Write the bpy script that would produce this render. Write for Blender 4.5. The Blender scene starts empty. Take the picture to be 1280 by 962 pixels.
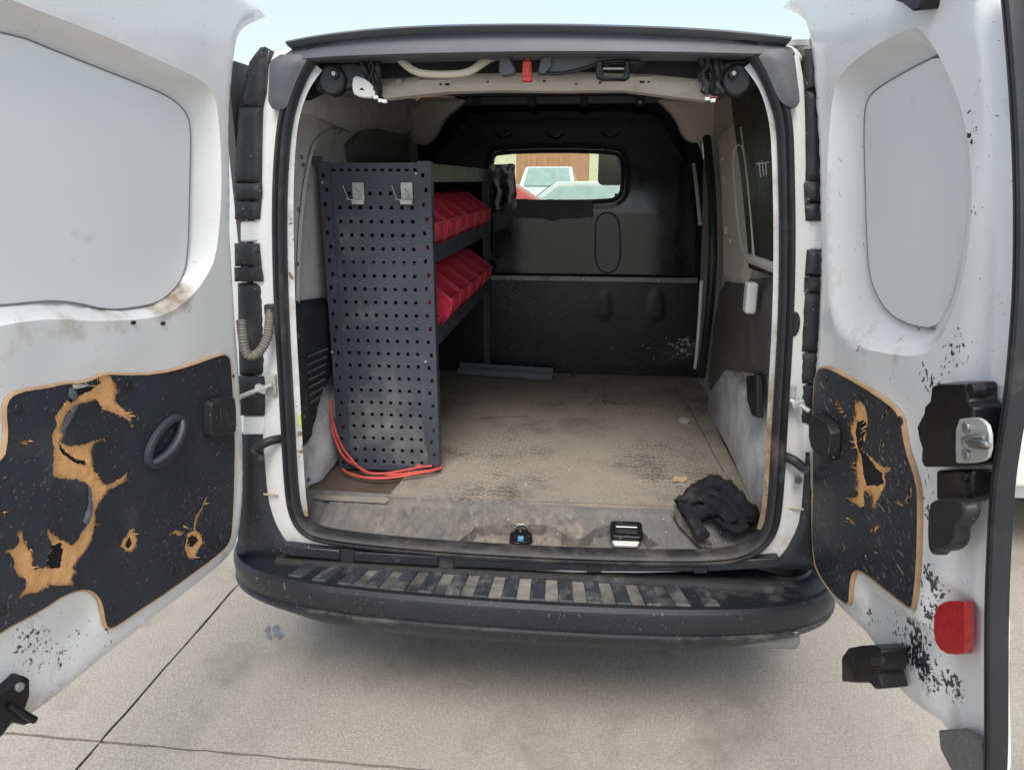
import bpy, bmesh, math, random
import numpy as np
from mathutils import Vector, Matrix, noise
from mathutils.geometry import delaunay_2d_cdt
random.seed(7); rng = np.random.default_rng(7)
sc = bpy.context.scene
COL = sc.collection
# ------------------------------------------------------------ camera, world, sun
FPX, PITCH, YAW = 888.9, 0.2803, 0.1079
CAM = np.array([0.1585, -1.7586, 1.4785])
cd = bpy.data.cameras.new('camera'); cam = bpy.data.objects.new('camera', cd); COL.objects.link(cam)
cd.sensor_fit = 'HORIZONTAL'; cd.sensor_width = 36; cd.lens = FPX*36/1280; cd.clip_start = .05; cd.clip_end = 3000
cam.location = CAM; cam.rotation_euler = (math.pi/2-PITCH, 0, YAW); sc.camera = cam
W = bpy.data.worlds.new('World'); sc.world = W; W.use_nodes = True
nt = W.node_tree; bg = nt.nodes['Background']; sky = nt.nodes.new('ShaderNodeTexSky'); sky.sky_type = 'NISHITA'
SUN_EL, SUN_AZ = math.radians(56), math.radians(180)
sky.sun_disc = False; sky.sun_elevation = SUN_EL; sky.sun_rotation = SUN_AZ; sky.air_density = 1.2; sky.dust_density = 2; sky.ozone_density = 1.2
# thin bright cloud veil over the sky
_tc = nt.nodes.new('ShaderNodeTexCoord'); _n = nt.nodes.new('ShaderNodeTexNoise'); _n.inputs['Scale'].default_value = 2.2; _n.inputs['Detail'].default_value = 6
_r = nt.nodes.new('ShaderNodeMapRange'); _r.inputs[1].default_value = .35; _r.inputs[2].default_value = .7; _r.inputs[3].default_value = .45; _r.inputs[4].default_value = .85
_x = nt.nodes.new('ShaderNodeMix'); _x.data_type = 'RGBA'; _x.inputs[7].default_value = (3.5, 3.85, 4.25, 1)
nt.links.new(_tc.outputs['Generated'], _n.inputs[0]); nt.links.new(_n.outputs[0], _r.inputs[0]); nt.links.new(_r.outputs[0], _x.inputs[0]); nt.links.new(sky.outputs[0], _x.inputs[6]); nt.links.new(_x.outputs[2], bg.inputs[0]); bg.inputs[1].default_value = .15
sl = bpy.data.lights.new('sun', 'SUN'); sun = bpy.data.objects.new('sun', sl); COL.objects.link(sun)
sl.energy = 1.8; sl.angle = math.radians(30); sl.color = (1, .94, .86)
sd_ = Vector((math.sin(SUN_AZ)*math.cos(SUN_EL), math.cos(SUN_AZ)*math.cos(SUN_EL), math.sin(SUN_EL)))
sun.rotation_euler = sd_.to_track_quat('Z', 'Y').to_euler()
sc.view_settings.view_transform = 'Standard'; sc.view_settings.look = 'None'; sc.view_settings.gamma = 1
sc.view_settings.exposure = 0.72
sc.cycles.max_bounces = 10; sc.cycles.diffuse_bounces = 6

# ------------------------------------------------------------ materials
MATS = {}
def mat(name, base, rough=.5, metal=0., var=.12, vscale=4, dirt=(.30,.24,.17), damt=0., dscale=9, drough=.9,
        chip=(.03,.03,.03), camt=0., cscale=55, scr=0., scol=(.5,.5,.5), bump=.1, bscale=120, coat=0., spec=.5, fine=0.,
        stretch=(1,1,1), trans=0., glow=None):
    if name in MATS: return MATS[name]
    m = bpy.data.materials.new(name); MATS[name] = m; m.use_nodes = True
    t = m.node_tree; N = t.nodes; L = t.links; b = N['Principled BSDF']
    tc = N.new('ShaderNodeTexCoord'); mp = N.new('ShaderNodeMapping'); mp.inputs['Scale'].default_value = stretch
    L.new(tc.outputs['Object'], mp.inputs[0]); co = mp.outputs[0]
    def nz(scale, det=5, ro=.55, dist=0., vec=co):
        n = N.new('ShaderNodeTexNoise'); n.inputs['Scale'].default_value = scale; n.inputs['Detail'].default_value = det
        n.inputs['Roughness'].default_value = ro; n.inputs['Distortion'].default_value = dist; L.new(vec, n.inputs['Vector']); return n.outputs[0]
    def mth(op, a, c=None, cl=False):
        n = N.new('ShaderNodeMath'); n.operation = op; n.use_clamp = cl
        for i, v in enumerate((a, c)):
            if v is None: continue
            if isinstance(v, (int, float)): n.inputs[i].default_value = v
            else: L.new(v, n.inputs[i])
        return n.outputs[0]
    def mr(v, a, c, lo=0, hi=1):
        n = N.new('ShaderNodeMapRange'); n.inputs[1].default_value = a; n.inputs[2].default_value = c
        n.inputs[3].default_value = lo; n.inputs[4].default_value = hi; L.new(v, n.inputs[0]); return n.outputs[0]
    def mix(f, a, c):
        n = N.new('ShaderNodeMix'); n.data_type = 'RGBA'
        if isinstance(f, (int, float)): n.inputs[0].default_value = f
        else: L.new(f, n.inputs[0])
        for i, v in ((6, a), (7, c)):
            if isinstance(v, tuple): n.inputs[i].default_value = (*v, 1)
            else: L.new(v, n.inputs[i])
        return n.outputs[2]
    def attr(s):
        n = N.new('ShaderNodeAttribute'); n.attribute_name = s; return n.outputs['Fac']
    c = mix(mr(nz(vscale, 7, .6), .3, .7), tuple(x*(1-var) for x in base), tuple(min(1, x*(1+var)) for x in base))
    if fine: c = mix(mr(nz(bscale*1.2, 4, .7), .38, .66), c, tuple(min(1, x*(1+fine)) for x in base))
    dn = nz(dscale, 9, .68)
    dm = mr(mth('ADD', mth('ADD', dn, damt), attr('dirt')), .60, .95)
    dv = mix(mr(nz(dscale*2.3, 5), .35, .65), tuple(x*.6 for x in dirt), tuple(min(1, x*1.25) for x in dirt))
    c = mix(dm, c, dv)
    r = mth('ADD', rough, mth('MULTIPLY', mth('SUBTRACT', nz(vscale*2.5, 6), .5), .25))
    r = mix(dm, r, (drough,)*3)
    hgt = nz(bscale, 4)
    cm = mr(mth('ADD', mth('ADD', nz(cscale, 3, .6, .3), camt), mth('MULTIPLY', attr('chip'), .52)), .74, .76)
    c = mix(cm, c, chip); 
    if scr:
        def streak(rot, sc3):
            mm = N.new('ShaderNodeMapping'); mm.inputs['Rotation'].default_value = rot; L.new(tc.outputs['Object'], mm.inputs[0])
            m2 = N.new('ShaderNodeMapping'); m2.inputs['Scale'].default_value = sc3; L.new(mm.outputs[0], m2.inputs[0])
            return nz(1, 2, .5, 0, m2.outputs[0])
        ad = mth('ADD', mth('MULTIPLY', attr('scr'), .08), scr*.07)
        ln = mth('MAXIMUM', mth('MAXIMUM', mr(mth('ADD', streak((.5,.4,.9), (230,230,16)), ad), .74, .77), mr(mth('ADD', streak((-.7,.9,.2), (200,200,12)), ad), .75, .78)), mr(mth('ADD', streak((1.3,.2,.5), (150,150,22)), ad), .75, .78))
        c = mix(mth('MULTIPLY', ln, mr(nz(6, 3), .35, .6, .2, 1)), c, scol)
    L.new(c, b.inputs['Base Color']); L.new(r, b.inputs['Roughness'])
    b.inputs['Metallic'].default_value = metal; b.inputs['Specular IOR Level'].default_value = spec
    b.inputs['Coat Weight'].default_value = coat; b.inputs['Coat Roughness'].default_value = .1
    if trans: b.inputs['Transmission Weight'].default_value = trans
    h2 = mth('SUBTRACT', mth('ADD', hgt, mth('MULTIPLY', dm, .6)), mth('MULTIPLY', cm, 1.5))
    bp = N.new('ShaderNodeBump'); bp.inputs['Strength'].default_value = bump; bp.inputs['Distance'].default_value = .002
    L.new(h2, bp.inputs['Height']); L.new(bp.outputs[0], b.inputs['Normal'])
    if glow: b.inputs['Emission Color'].default_value = (*glow, 1); b.inputs['Emission Strength'].default_value = 1
    return m
TAN = (.34,.25,.16)
PAINT = mat('white_paint', (.80,.795,.775), .3, var=.035, vscale=2.5, dirt=(.36,.27,.17), dscale=11, damt=-.06, chip=(.05,.05,.05), camt=-.06, cscale=115, scr=.1, scol=(.22,.21,.2), bump=.05, coat=.6)
PAINTB = mat('scuffed_white_paint', (.81,.81,.805), .32, var=.03, vscale=2.5, dirt=(.45,.38,.3), dscale=14, damt=-.02, chip=(.03,.03,.035), camt=-.04, cscale=120, scr=.25, scol=(.15,.15,.16), bump=.06, coat=.6, stretch=(1,1,.7))
PANEL = mat('blanking_panel', (.80,.80,.785), .38, var=.02, vscale=2, dirt=(.4,.36,.3), damt=-.04, chip=(.12,.12,.12), camt=-.06, cscale=48, bump=.04)
INNER = mat('inner_paint', (.62,.61,.59), .45, var=.08, dirt=(.28,.22,.16), damt=.05, camt=-.1, bump=.08)
BEIGE = mat('primer_beige', (.60,.565,.50), .5, var=.08, dirt=(.3,.24,.17), damt=.02, camt=-.06, bump=.05)
CREAM = mat('cream_plastic', (.62,.56,.44), .45, var=.04, dirt=(.35,.3,.22), damt=-.02, bump=.04)
CARD = mat('black_door_card', (.027,.031,.040), .5, var=.25, vscale=5, dirt=(.11,.11,.11), damt=.02, dscale=8, chip=(.55,.36,.17), camt=-.13, cscale=34, scr=.55, scol=(.30,.26,.22), bump=.08, stretch=(1,1,.7), drough=.7)
CARDB = mat('scraped_door_card', (.027,.031,.040), .45, var=.3, vscale=5, dirt=(.10,.11,.12), damt=.05, dscale=12, chip=(.50,.38,.25), camt=-.045, cscale=42, scr=.75, scol=(.45,.38,.3), bump=.12, stretch=(1,1,.6), drough=.7)
FIBRE = mat('torn_fibreboard', (.76,.41,.165), .95, var=.24, vscale=30, dirt=(.42,.20,.07), damt=.05, dscale=30, camt=-.1, chip=(.3,.15,.06), cscale=90, bump=.8, bscale=220, fine=.2)
EDGE = mat('card_edge', (.50,.32,.17), .9, var=.2, vscale=20, bump=.3)
RUBBER = mat('rubber_seal', (.022,.023,.026), .55, var=.3, vscale=8, dirt=(.16,.14,.12), damt=.04, dscale=7, camt=-.3, bump=.15, bscale=200)
PLAST = mat('black_plastic', (.02,.021,.023), .45, var=.3, vscale=7, dirt=(.13,.125,.12), damt=.03, dscale=9, camt=-.2, scr=.1, bump=.12, bscale=260)
BUMP = mat('bumper_plastic', (.017,.019,.024), .38, var=.25, vscale=5, dirt=(.27,.25,.22), damt=-.01, dscale=8, chip=(.4,.38,.36), camt=-.1, cscale=30, scr=.35, scol=(.3,.3,.32), bump=.15, bscale=240, drough=.75, stretch=(.5,1,1))
TREAD = mat('tread_pad_plastic', (.03,.034,.042), .5, var=.3, vscale=9, dirt=(.22,.21,.2), damt=.12, dscale=16, camt=-.1, chip=(.3,.3,.3), scr=.4, scol=(.25,.25,.27), bump=.3, bscale=200)
SPOIL = mat('grey_plastic_trim', (.10,.105,.12), .5, var=.2, vscale=5, dirt=(.26,.24,.22), damt=.04, dscale=7, camt=-.15, chip=(.4,.4,.4), bump=.1, bscale=200, stretch=(.4,1,1))
BULK = mat('bulkhead_plastic', (.006,.008,.013), .14, spec=.7, var=.3, vscale=5, dirt=(.08,.08,.08), damt=-.10, dscale=9, chip=(.42,.42,.42), camt=-.13, cscale=45, scr=.2, scol=(.25,.25,.25), bump=.05, bscale=60, drough=.5)
BULKM = mat('bulkhead_matt_plastic', (.007,.008,.010), .38, var=.3, vscale=5, dirt=(.07,.07,.07), damt=-.06, dscale=9, chip=(.42,.42,.42), camt=-.085, cscale=60, scr=.35, scol=(.25,.25,.25), bump=.1, bscale=60, drough=.8)
STEEL = mat('worn_steel', (.42,.42,.41), .35, metal=.9, var=.2, vscale=12, dirt=(.2,.16,.12), damt=.03, camt=-.2, bump=.1)
CLIPM = mat('dusty_galvanised', (.52,.53,.50), .5, metal=.4, var=.2, vscale=20, dirt=(.35,.3,.22), damt=.06, camt=-.2, bump=.2)
RACK = mat('rack_powder_coat', (.055,.063,.080), .42, var=.18, vscale=5, dirt=(.17,.17,.17), damt=.02, dscale=7, chip=(.35,.35,.35), camt=-.13, cscale=60, scr=.2, scol=(.3,.3,.3), bump=.06, drough=.6)
RACKG = mat('rack_shelf_steel', (.060,.075,.075), .45, var=.2, vscale=6, dirt=(.14,.15,.14), damt=.04, bump=.06, camt=-.2)
RED = mat('red_bin_plastic', (.86,.06,.115), .36, var=.12, vscale=8, dirt=(.35,.12,.1), damt=-.02, dscale=14, camt=-.16, chip=(.6,.3,.3), scr=.15, scol=(.6,.25,.25), bump=.05)
CORD = mat('red_cord_sheath', (.62,.09,.07), .5, var=.15, vscale=30, bump=.1)
STEEL2 = mat('dull_rail_steel', (.20,.20,.20), .4, metal=.6, var=.3, vscale=14, dirt=(.1,.09,.08), damt=.04, camt=-.2, bump=.1)
REFL = mat('red_reflector', (.50,.01,.015), .18, var=.3, vscale=120, coat=.6, bump=.4, bscale=500, camt=-.3, dirt=(.3,.1,.1), damt=-.05)
BOARD = mat('dusty_floor_board', (.275,.243,.20), .8, var=.25, vscale=3.5, dirt=(.10,.09,.08), damt=.18, dscale=6, chip=(.4,.36,.3), camt=-.11, cscale=60, scr=.15, scol=(.12,.1,.08), bump=.5, bscale=170, fine=.45)
BROWN = mat('brown_base_board', (.10,.075,.058), .75, var=.25, vscale=7, dirt=(.28,.22,.16), damt=.05, dscale=10, camt=-.1, bump=.3)
SILL = mat('dirty_sill_plastic', (.13,.128,.125), .6, var=.3, vscale=9, dirt=(.23,.20,.17), damt=.10, dscale=16, chip=(.35,.33,.3), camt=-.1, cscale=60, scr=.3, scol=(.3,.28,.26), bump=.4, stretch=(1.3,.9,1), fine=.3)
ARCH = mat('scuffed_arch_paint', (.62,.63,.64), .42, var=.15, vscale=6, dirt=(.30,.22,.14), damt=.16, dscale=9, chip=(.20,.15,.11), camt=.0, cscale=38, scr=.7, scol=(.75,.77,.8), bump=.15)
TRIM = mat('charcoal_side_trim', (.105,.10,.095), .6, var=.2, vscale=6, dirt=(.2,.17,.14), damt=.08, dscale=6, bump=.15, camt=-.2)
MESHP = mat('green_black_window_film', (.035,.042,.036), .4, var=.15, vscale=9, dirt=(.12,.12,.10), damt=.02, bump=.2, bscale=90, camt=-.2)
CLOTH = mat('black_cloth', (.02,.02,.024), .95, var=.5, vscale=14, dirt=(.14,.12,.10), damt=.04, dscale=14, camt=-.3, bump=1, bscale=420, spec=.2)
STRAPM = mat('dusty_webbing', (.09,.075,.065), .9, var=.3, vscale=20, dirt=(.25,.2,.16), damt=.06, bump=.8, bscale=350, camt=-.3)
GASK = mat('grey_gasket', (.20,.20,.20), .6)
BLUE = mat('blue_plastic', (.12,.35,.55), .4); WHITEP = mat('white_plastic', (.7,.7,.68), .4, dirt=(.4,.35,.3), damt=.02)
REDC = mat('red_clip_plastic', (.65,.06,.04), .4); SEALANT = mat('tan_sealant', (.45,.38,.27), .8)
GLASS = None
CONC = mat('concrete', (.29,.265,.225), .9, var=.16, vscale=1.3, dirt=(.14,.122,.10), damt=.085, dscale=2.6, chip=(.12,.11,.10), camt=-.008, cscale=42, bump=.8, bscale=130, fine=.6)
JOINT = mat('joint_soil', (.15,.13,.105), 1, var=.3, vscale=20, bump=.5)
RUST = (.33,.17,.07)
def glassmat(name, tint, rough=.02):
    m = bpy.data.materials.new(name); m.use_nodes = True; b = m.node_tree.nodes['Principled BSDF']
    b.inputs['Base Color'].default_value = (*tint, 1); b.inputs['Roughness'].default_value = rough; b.inputs['Transmission Weight'].default_value = 1; b.inputs['IOR'].default_value = 1.45
    t = m.node_tree; tr = t.nodes.new('ShaderNodeBsdfTransparent'); tr.inputs[0].default_value = (*tint, 1); gl = t.nodes.new('ShaderNodeBsdfGlossy'); gl.inputs['Roughness'].default_value = rough
    fr = t.nodes.new('ShaderNodeFresnel'); fr.inputs[0].default_value = 1.45; mx = t.nodes.new('ShaderNodeMixShader')
    t.links.new(fr.outputs[0], mx.inputs[0]); t.links.new(tr.outputs[0], mx.inputs[1]); t.links.new(gl.outputs[0], mx.inputs[2])
    t.links.new(mx.outputs[0], t.nodes['Material Output'].inputs[0]); return m
GLASS = glassmat('tinted_glass', (.88,.95,.90))

# ------------------------------------------------------------ helpers
def link(name, me, m=None, parent=None, smooth=True):
    o = bpy.data.objects.new(name, me); COL.objects.link(o)
    if m is not None and not me.materials: me.materials.append(m)
    if parent is not None: o.parent = parent
    if smooth and me.polygons: me.polygons.foreach_set('use_smooth', [True]*len(me.polygons))
    return o
def tag(o, label=None, cat=None, group=None, kind=None):
    for k, v in (('label', label), ('category', cat), ('group', group), ('kind', kind)):
        if v: o[k] = v
    return o
def empty(name, loc=(0,0,0), rz=0):
    o = bpy.data.objects.new(name, None); COL.objects.link(o); o.location = loc; o.rotation_euler = (0,0,rz); o.empty_display_size = .1; return o
def copy_tree(o, parent=None):
    c = o.copy(); COL.objects.link(c)
    if parent is not None: c.parent = parent
    for ch in [x for x in bpy.data.objects if x.parent == o]: copy_tree(ch, c)
    return c
def mesh(name, v, f, m=None, parent=None, smooth=True, attrs=None, autos=None):
    me = bpy.data.meshes.new(name); me.from_pydata([tuple(map(float, p)) for p in v], [], f); me.validate()
    if attrs:
        for k, a in attrs.items():
            at = me.attributes.new(k, 'FLOAT', 'POINT'); at.data.foreach_set('value', np.asarray(a, dtype=np.float32))
    o = link(name, me, m, parent, smooth)
    if autos is not None: sharp(o, autos)
    return o
def sharp(o, ang=35):
    bm = bmesh.new(); bm.from_mesh(o.data); bmesh.ops.recalc_face_normals(bm, faces=bm.faces)
    for e in bm.edges:
        e.smooth = not (len(e.link_faces) == 2 and e.calc_face_angle(0) > math.radians(ang))
    bm.to_mesh(o.data); bm.free()
def bevel(o, w=.003, seg=2):
    b = o.modifiers.new('b', 'BEVEL'); b.width = w; b.segments = seg; b.limit_method = 'ANGLE'; b.angle_limit = math.radians(40); return o
def pixray(p):
    cy, sy, cp, sp = math.cos(YAW), math.sin(YAW), math.cos(PITCH), math.sin(PITCH)
    fw = np.array([-sy*cp, cy*cp, -sp]); r = np.array([cy, sy, 0.]); u = np.cross(r, fw)
    return fw + r*(p[0]-640)/FPX - u*(p[1]-481)/FPX
class Pl:
    """a real plane of the place: origin, two directions, the normal on the side one looks at"""
    def __init__(s, O, U, V):
        s.O = np.array(O, float); s.U = np.array(U, float)/np.linalg.norm(U); V = np.array(V, float); V -= s.U*(V@s.U); s.V = V/np.linalg.norm(V)
        s.N = np.cross(s.U, s.V)
        if s.N@(CAM-s.O) < 0: s.N = -s.N
    def p2(s, px, off=0):
        d = pixray(px); O = s.O+s.N*off; P = CAM+d*(((O-CAM)@s.N)/(d@s.N)); return np.array([(P-s.O)@s.U, (P-s.O)@s.V])
    def P(s, lst, off=0): return np.array([s.p2(q, off) for q in lst])
    def to(s, uv, d=0):
        uv = np.atleast_2d(uv); d = np.broadcast_to(d, (len(uv),)); return s.O+uv[:, :1]*s.U+uv[:, 1:2]*s.V+d[:, None]*s.N
    def w(s, px, off=0): return s.to(s.p2(px, off), off)[0]
def chaikin(P, n=2, closed=True):
    P = np.asarray(P, float)
    for _ in range(n):
        Q = np.roll(P, -1, 0) if closed else P[1:]
        A = P if closed else P[:-1]
        R = np.empty((2*len(A), P.shape[1])); R[0::2] = .75*A+.25*Q; R[1::2] = .25*A+.75*Q
        if not closed: R = np.vstack([P[:1], R, P[-1:]])
        P = R
    return P
def resample(P, step, closed=True):
    P = np.asarray(P, float); Q = np.vstack([P, P[:1]]) if closed else P
    L = np.linalg.norm(np.diff(Q, axis=0), axis=1); c = np.concatenate([[0], np.cumsum(L)]); n = max(3, int(round(c[-1]/step)))
    t = np.linspace(0, c[-1], n+1)[:-1] if closed else np.linspace(0, c[-1], n+1)
    return np.stack([np.interp(t, c, Q[:, k]) for k in range(P.shape[1])], 1)
def sd(poly, pts):
    """signed distance, positive inside"""
    pts = np.atleast_2d(pts); A = np.asarray(poly); B = np.roll(A, -1, 0); out = np.full(len(pts), 1e9); ins = np.zeros(len(pts), bool)
    for a, b in zip(A, B):
        ab = b-a; L = ab@ab
        if L < 1e-16: continue
        t = np.clip(((pts-a)@ab)/L, 0, 1); out = np.minimum(out, np.linalg.norm(pts-a-t[:, None]*ab, axis=1))
        c = ((a[1] > pts[:, 1]) != (b[1] > pts[:, 1])); ins ^= c & (pts[:, 0] < (b[0]-a[0])*(pts[:, 1]-a[1])/((b[1]-a[1]) if b[1] != a[1] else 1e-12)+a[0])
    return np.where(ins, out, -out)
def ss(x, a=0, b=1): t = np.clip((x-a)/(b-a), 0, 1); return t*t*(3-2*t)
def jag(P, step, amp, seed=0, closed=True):
    P = resample(P, step, closed); r = np.random.default_rng(seed); return P+r.normal(0, amp, P.shape)
def relief(name, pl, outer, m, parent=None, h=None, step=.03, loops=(), holes=(), thick=.004, attrs=None, bstep=None, base=0.):
    bstep = step*.8 if bstep is None else bstep
    O = resample(outer, bstep) if bstep > 0 else np.asarray(outer)
    hl = [np.asarray(x) for x in holes]; lp = [resample(x, bstep if bstep > 0 else step) for x in loops]
    pts = [O]; edges = []; n = 0
    for ring in [O]+hl+lp:
        if n: pts.append(ring)
        k = len(ring); edges += [(n+i, n+(i+1) % k) for i in range(k)]; n += k
    if step:
        lo, hi = O.min(0), O.max(0); gx, gy = np.meshgrid(np.arange(lo[0]+step/2, hi[0], step), np.arange(lo[1]+step/2, hi[1], step))
        gx = gx+((np.arange(gx.shape[0]) % 2)*step*.5)[:, None]; g = np.stack([gx.ravel(), gy.ravel()], 1)
        k = sd(O, g) > step*.45
        for ring in lp: k &= np.abs(sd(ring, g)) > step*.4
        for ring in hl: k &= sd(ring, g) < -step*.4
        pts.append(g[k])
    A = np.vstack(pts); r = delaunay_2d_cdt([Vector(p) for p in A], edges, [], 0, 1e-7); V = np.array([tuple(v) for v in r[0]]); F = np.array([tuple(f) for f in r[2]])
    C = V[F].mean(1); k = sd(O, C) > 0
    for ring in hl: 
        bb = (C > ring.min(0)).all(1) & (C < ring.max(0)).all(1); idx = np.where(bb)[0]
        if len(idx): k[idx[sd(ring, C[idx]) > 0]] = False
    F = F[k]; d = base+(h(V) if h else np.zeros(len(V)))
    X = pl.to(V, d); faces = [tuple(int(q) for q in f) for f in F]
    if thick:
        cnt = {}
        for f in faces:
            for i in range(3):
                a, b = f[i], f[(i+1) % 3]; cnt[(a, b)] = cnt.get((a, b), 0)+1
        bd = [(a, b) for (a, b) in cnt if (b, a) not in cnt]; mp = {}; ex = []
        for a, b in bd:
            for q in (a, b):
                if q not in mp: mp[q] = len(X)+len(ex); ex.append(X[q]-pl.N*thick)
            faces.append((b, a, mp[a], mp[b]))
        if ex:
            X = np.vstack([X, ex]); V = np.vstack([V, [V[q] for q in mp]])
    at = {kk: fn(V) for kk, fn in (attrs or {}).items()}
    return mesh(name, X, faces, m, parent, True, at, 40)
def spots(pl, L, off=0):
    """(px, py, radius_px, amount): where a stain or chipping lies on the plane"""
    S = []
    for s in L:
        c = pl.p2(s[:2], off); e = pl.p2((s[0], s[1]+s[2]), off); S.append((c, max(.002, np.linalg.norm(e-c)), s[3]))
    def f(V):
        o = np.zeros(len(V))
        for c, r, a in S: o += a*np.exp(-((V-c)**2).sum(1)/(r*r))
        return o
    return f
def band(name, pl, path, prof, m, parent=None, closed=True, step=.02, attrs=None):
    """profile (inset, height) swept along a path in the plane"""
    P = resample(path, step, closed) if step else np.asarray(path, float)
    if closed:
        T = np.roll(P, -1, 0)-np.roll(P, 1, 0)
        area = .5*np.sum(P[:, 0]*np.roll(P[:, 1], -1)-np.roll(P[:, 0], -1)*P[:, 1]); sg = 1 if area > 0 else -1
    else: T = np.gradient(P, axis=0); sg = 1
    T /= np.linalg.norm(T, axis=1)[:, None]; Nn = np.stack([-T[:, 1], T[:, 0]], 1)*sg
    V = []; UV = []
    for p, n in zip(P, Nn):
        for i, h in prof: V.append(pl.to(p+n*i, h)[0]); UV.append(p)
    k = len(prof); n = len(P); F = []
    for i in range(n if closed else n-1):
        j = (i+1) % n
        for q in range(k-1): F.append((i*k+q, i*k+q+1, j*k+q+1, j*k+q))
    if not closed: F += [tuple(range(k)), tuple(range((n-1)*k, n*k))]
    at = {kk: fn(np.array(UV)) for kk, fn in (attrs or {}).items()}
    return mesh(name, V, F, m, parent, True, at, 50)
def tube(name, pts, r, m, parent=None, sides=10, step=None, smooth=0, closed=False, flat=1., up=None, rf=None):
    P = np.asarray(pts, float)
    if smooth: P = chaikin(P, smooth, closed)
    if step: P = resample(P, step, closed)
    n = len(P); T = (np.roll(P, -1, 0)-np.roll(P, 1, 0)) if closed else np.gradient(P, axis=0); T /= np.linalg.norm(T, axis=1)[:, None]
    u = np.array(up if up is not None else (0, 0, 1.)); 
    if abs(T[0]@u) > .95: u = np.array([1., 0, 0])
    V = []
    for i in range(n):
        s = np.cross(T[i], u); s /= np.linalg.norm(s); w = np.cross(s, T[i])
        if up is None: u = w
        rr = r*(rf(i/(n-1)) if rf else 1)
        for k in range(sides):
            a = 2*math.pi*k/sides; V.append(P[i]+(s*math.cos(a)+w*math.sin(a)*flat)*rr)
    F = []
    for i in range(n if closed else n-1):
        j = (i+1) % n
        for k in range(sides): F.append((i*sides+k, i*sides+(k+1) % sides, j*sides+(k+1) % sides, j*sides+k))
    if not closed: F += [tuple(range(sides)), tuple(range((n-1)*sides, n*sides))]
    return mesh(name, V, F, m, parent, True, None, 60)
def boxv(c, d, R=None):
    c = np.array(c, float); V = np.array([[sx, sy, sz] for sx in (-.5,.5) for sy in (-.5,.5) for sz in (-.5,.5)])*np.array(d)
    if R is not None: V = V@np.array(R).T
    return V+c, [(0,1,3,2),(4,6,7,5),(0,4,5,1),(2,3,7,6),(0,2,6,4),(1,5,7,3)]
def boxes(name, L, m, parent=None, bev=.002, seg=2):
    V = []; F = []
    for b in L:
        v, f = boxv(*b); F += [tuple(q+len(V) for q in x) for x in f]; V += list(v)
    o = mesh(name, V, F, m, parent, False)
    if bev: bevel(o, bev, seg)
    return o
def box(name, c, d, m, parent=None, R=None, bev=.002, seg=2): return boxes(name, [(c, d, R)], m, parent, bev, seg)
def prism(name, pl, poly, d0, d1, m, parent=None, bev=.002, seg=2, taper=0):
    P = np.asarray(poly); c = P.mean(0); n = len(P); Q = c+(P-c)*(1-taper)
    V = np.vstack([pl.to(P, d0), pl.to(Q, d1)]); F = [tuple(range(n)), tuple(range(2*n-1, n-1, -1))]+[(i, (i+1) % n, (i+1) % n+n, i+n) for i in range(n)]
    o = mesh(name, V, F, m, parent, True, None, 40)
    if bev: bevel(o, bev, seg)
    return o
def circ(c, r, n=20, ry=None, a0=0):
    a = np.arange(n)*2*math.pi/n; ry = ry or r; x = r*np.cos(a); y = ry*np.sin(a)
    return np.array(c)+np.stack([x*math.cos(a0)-y*math.sin(a0), x*math.sin(a0)+y*math.cos(a0)], 1)
def rrect(u0, u1, v0, v1, r, n=5):
    P = []
    for cx, cy, a in ((u1-r, v1-r, 0), (u0+r, v1-r, 90), (u0+r, v0+r, 180), (u1-r, v0+r, 270)):
        for k in range(n+1):
            t = math.radians(a+90*k/n); P.append((cx+r*math.cos(t), cy+r*math.sin(t)))
    return np.array(P)
def c2(L, s, x0, y0): return [(x0+x/s, y0+y/s) for x, y in L]

# ------------------------------------------------------------ planes of the van
OPEN = Pl((0,-.08,.5), (1,0,0), (0,.09,1))          # rear opening, leaning forward
dl = np.array([-.203,-.979,0]); dl /= np.linalg.norm(dl); nl = np.array([.979,-.203,0])
LD = Pl((-.725,-.03,.5), dl, (nl[0]*.05, nl[1]*.05, 1))
dr = np.array([.132,-.99,0]); dr /= np.linalg.norm(dr); nr = np.array([-.99,-.132,0])
RD = Pl((.74,-.03,.5), dr, (nr[0]*.075, nr[1]*.075, 1))
BK = Pl((0,1.62,0), (1,0,0), (0,0,1))
SILLP = Pl((0,.12,.572), (1,0,0), (0,.19,.057))
FLOORP = Pl((0,0,.58), (1,0,0), (0,1,0))
van = empty('panel_van'); tag(van, 'white panel van seen from behind with both rear doors swung open', 'van')

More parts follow.
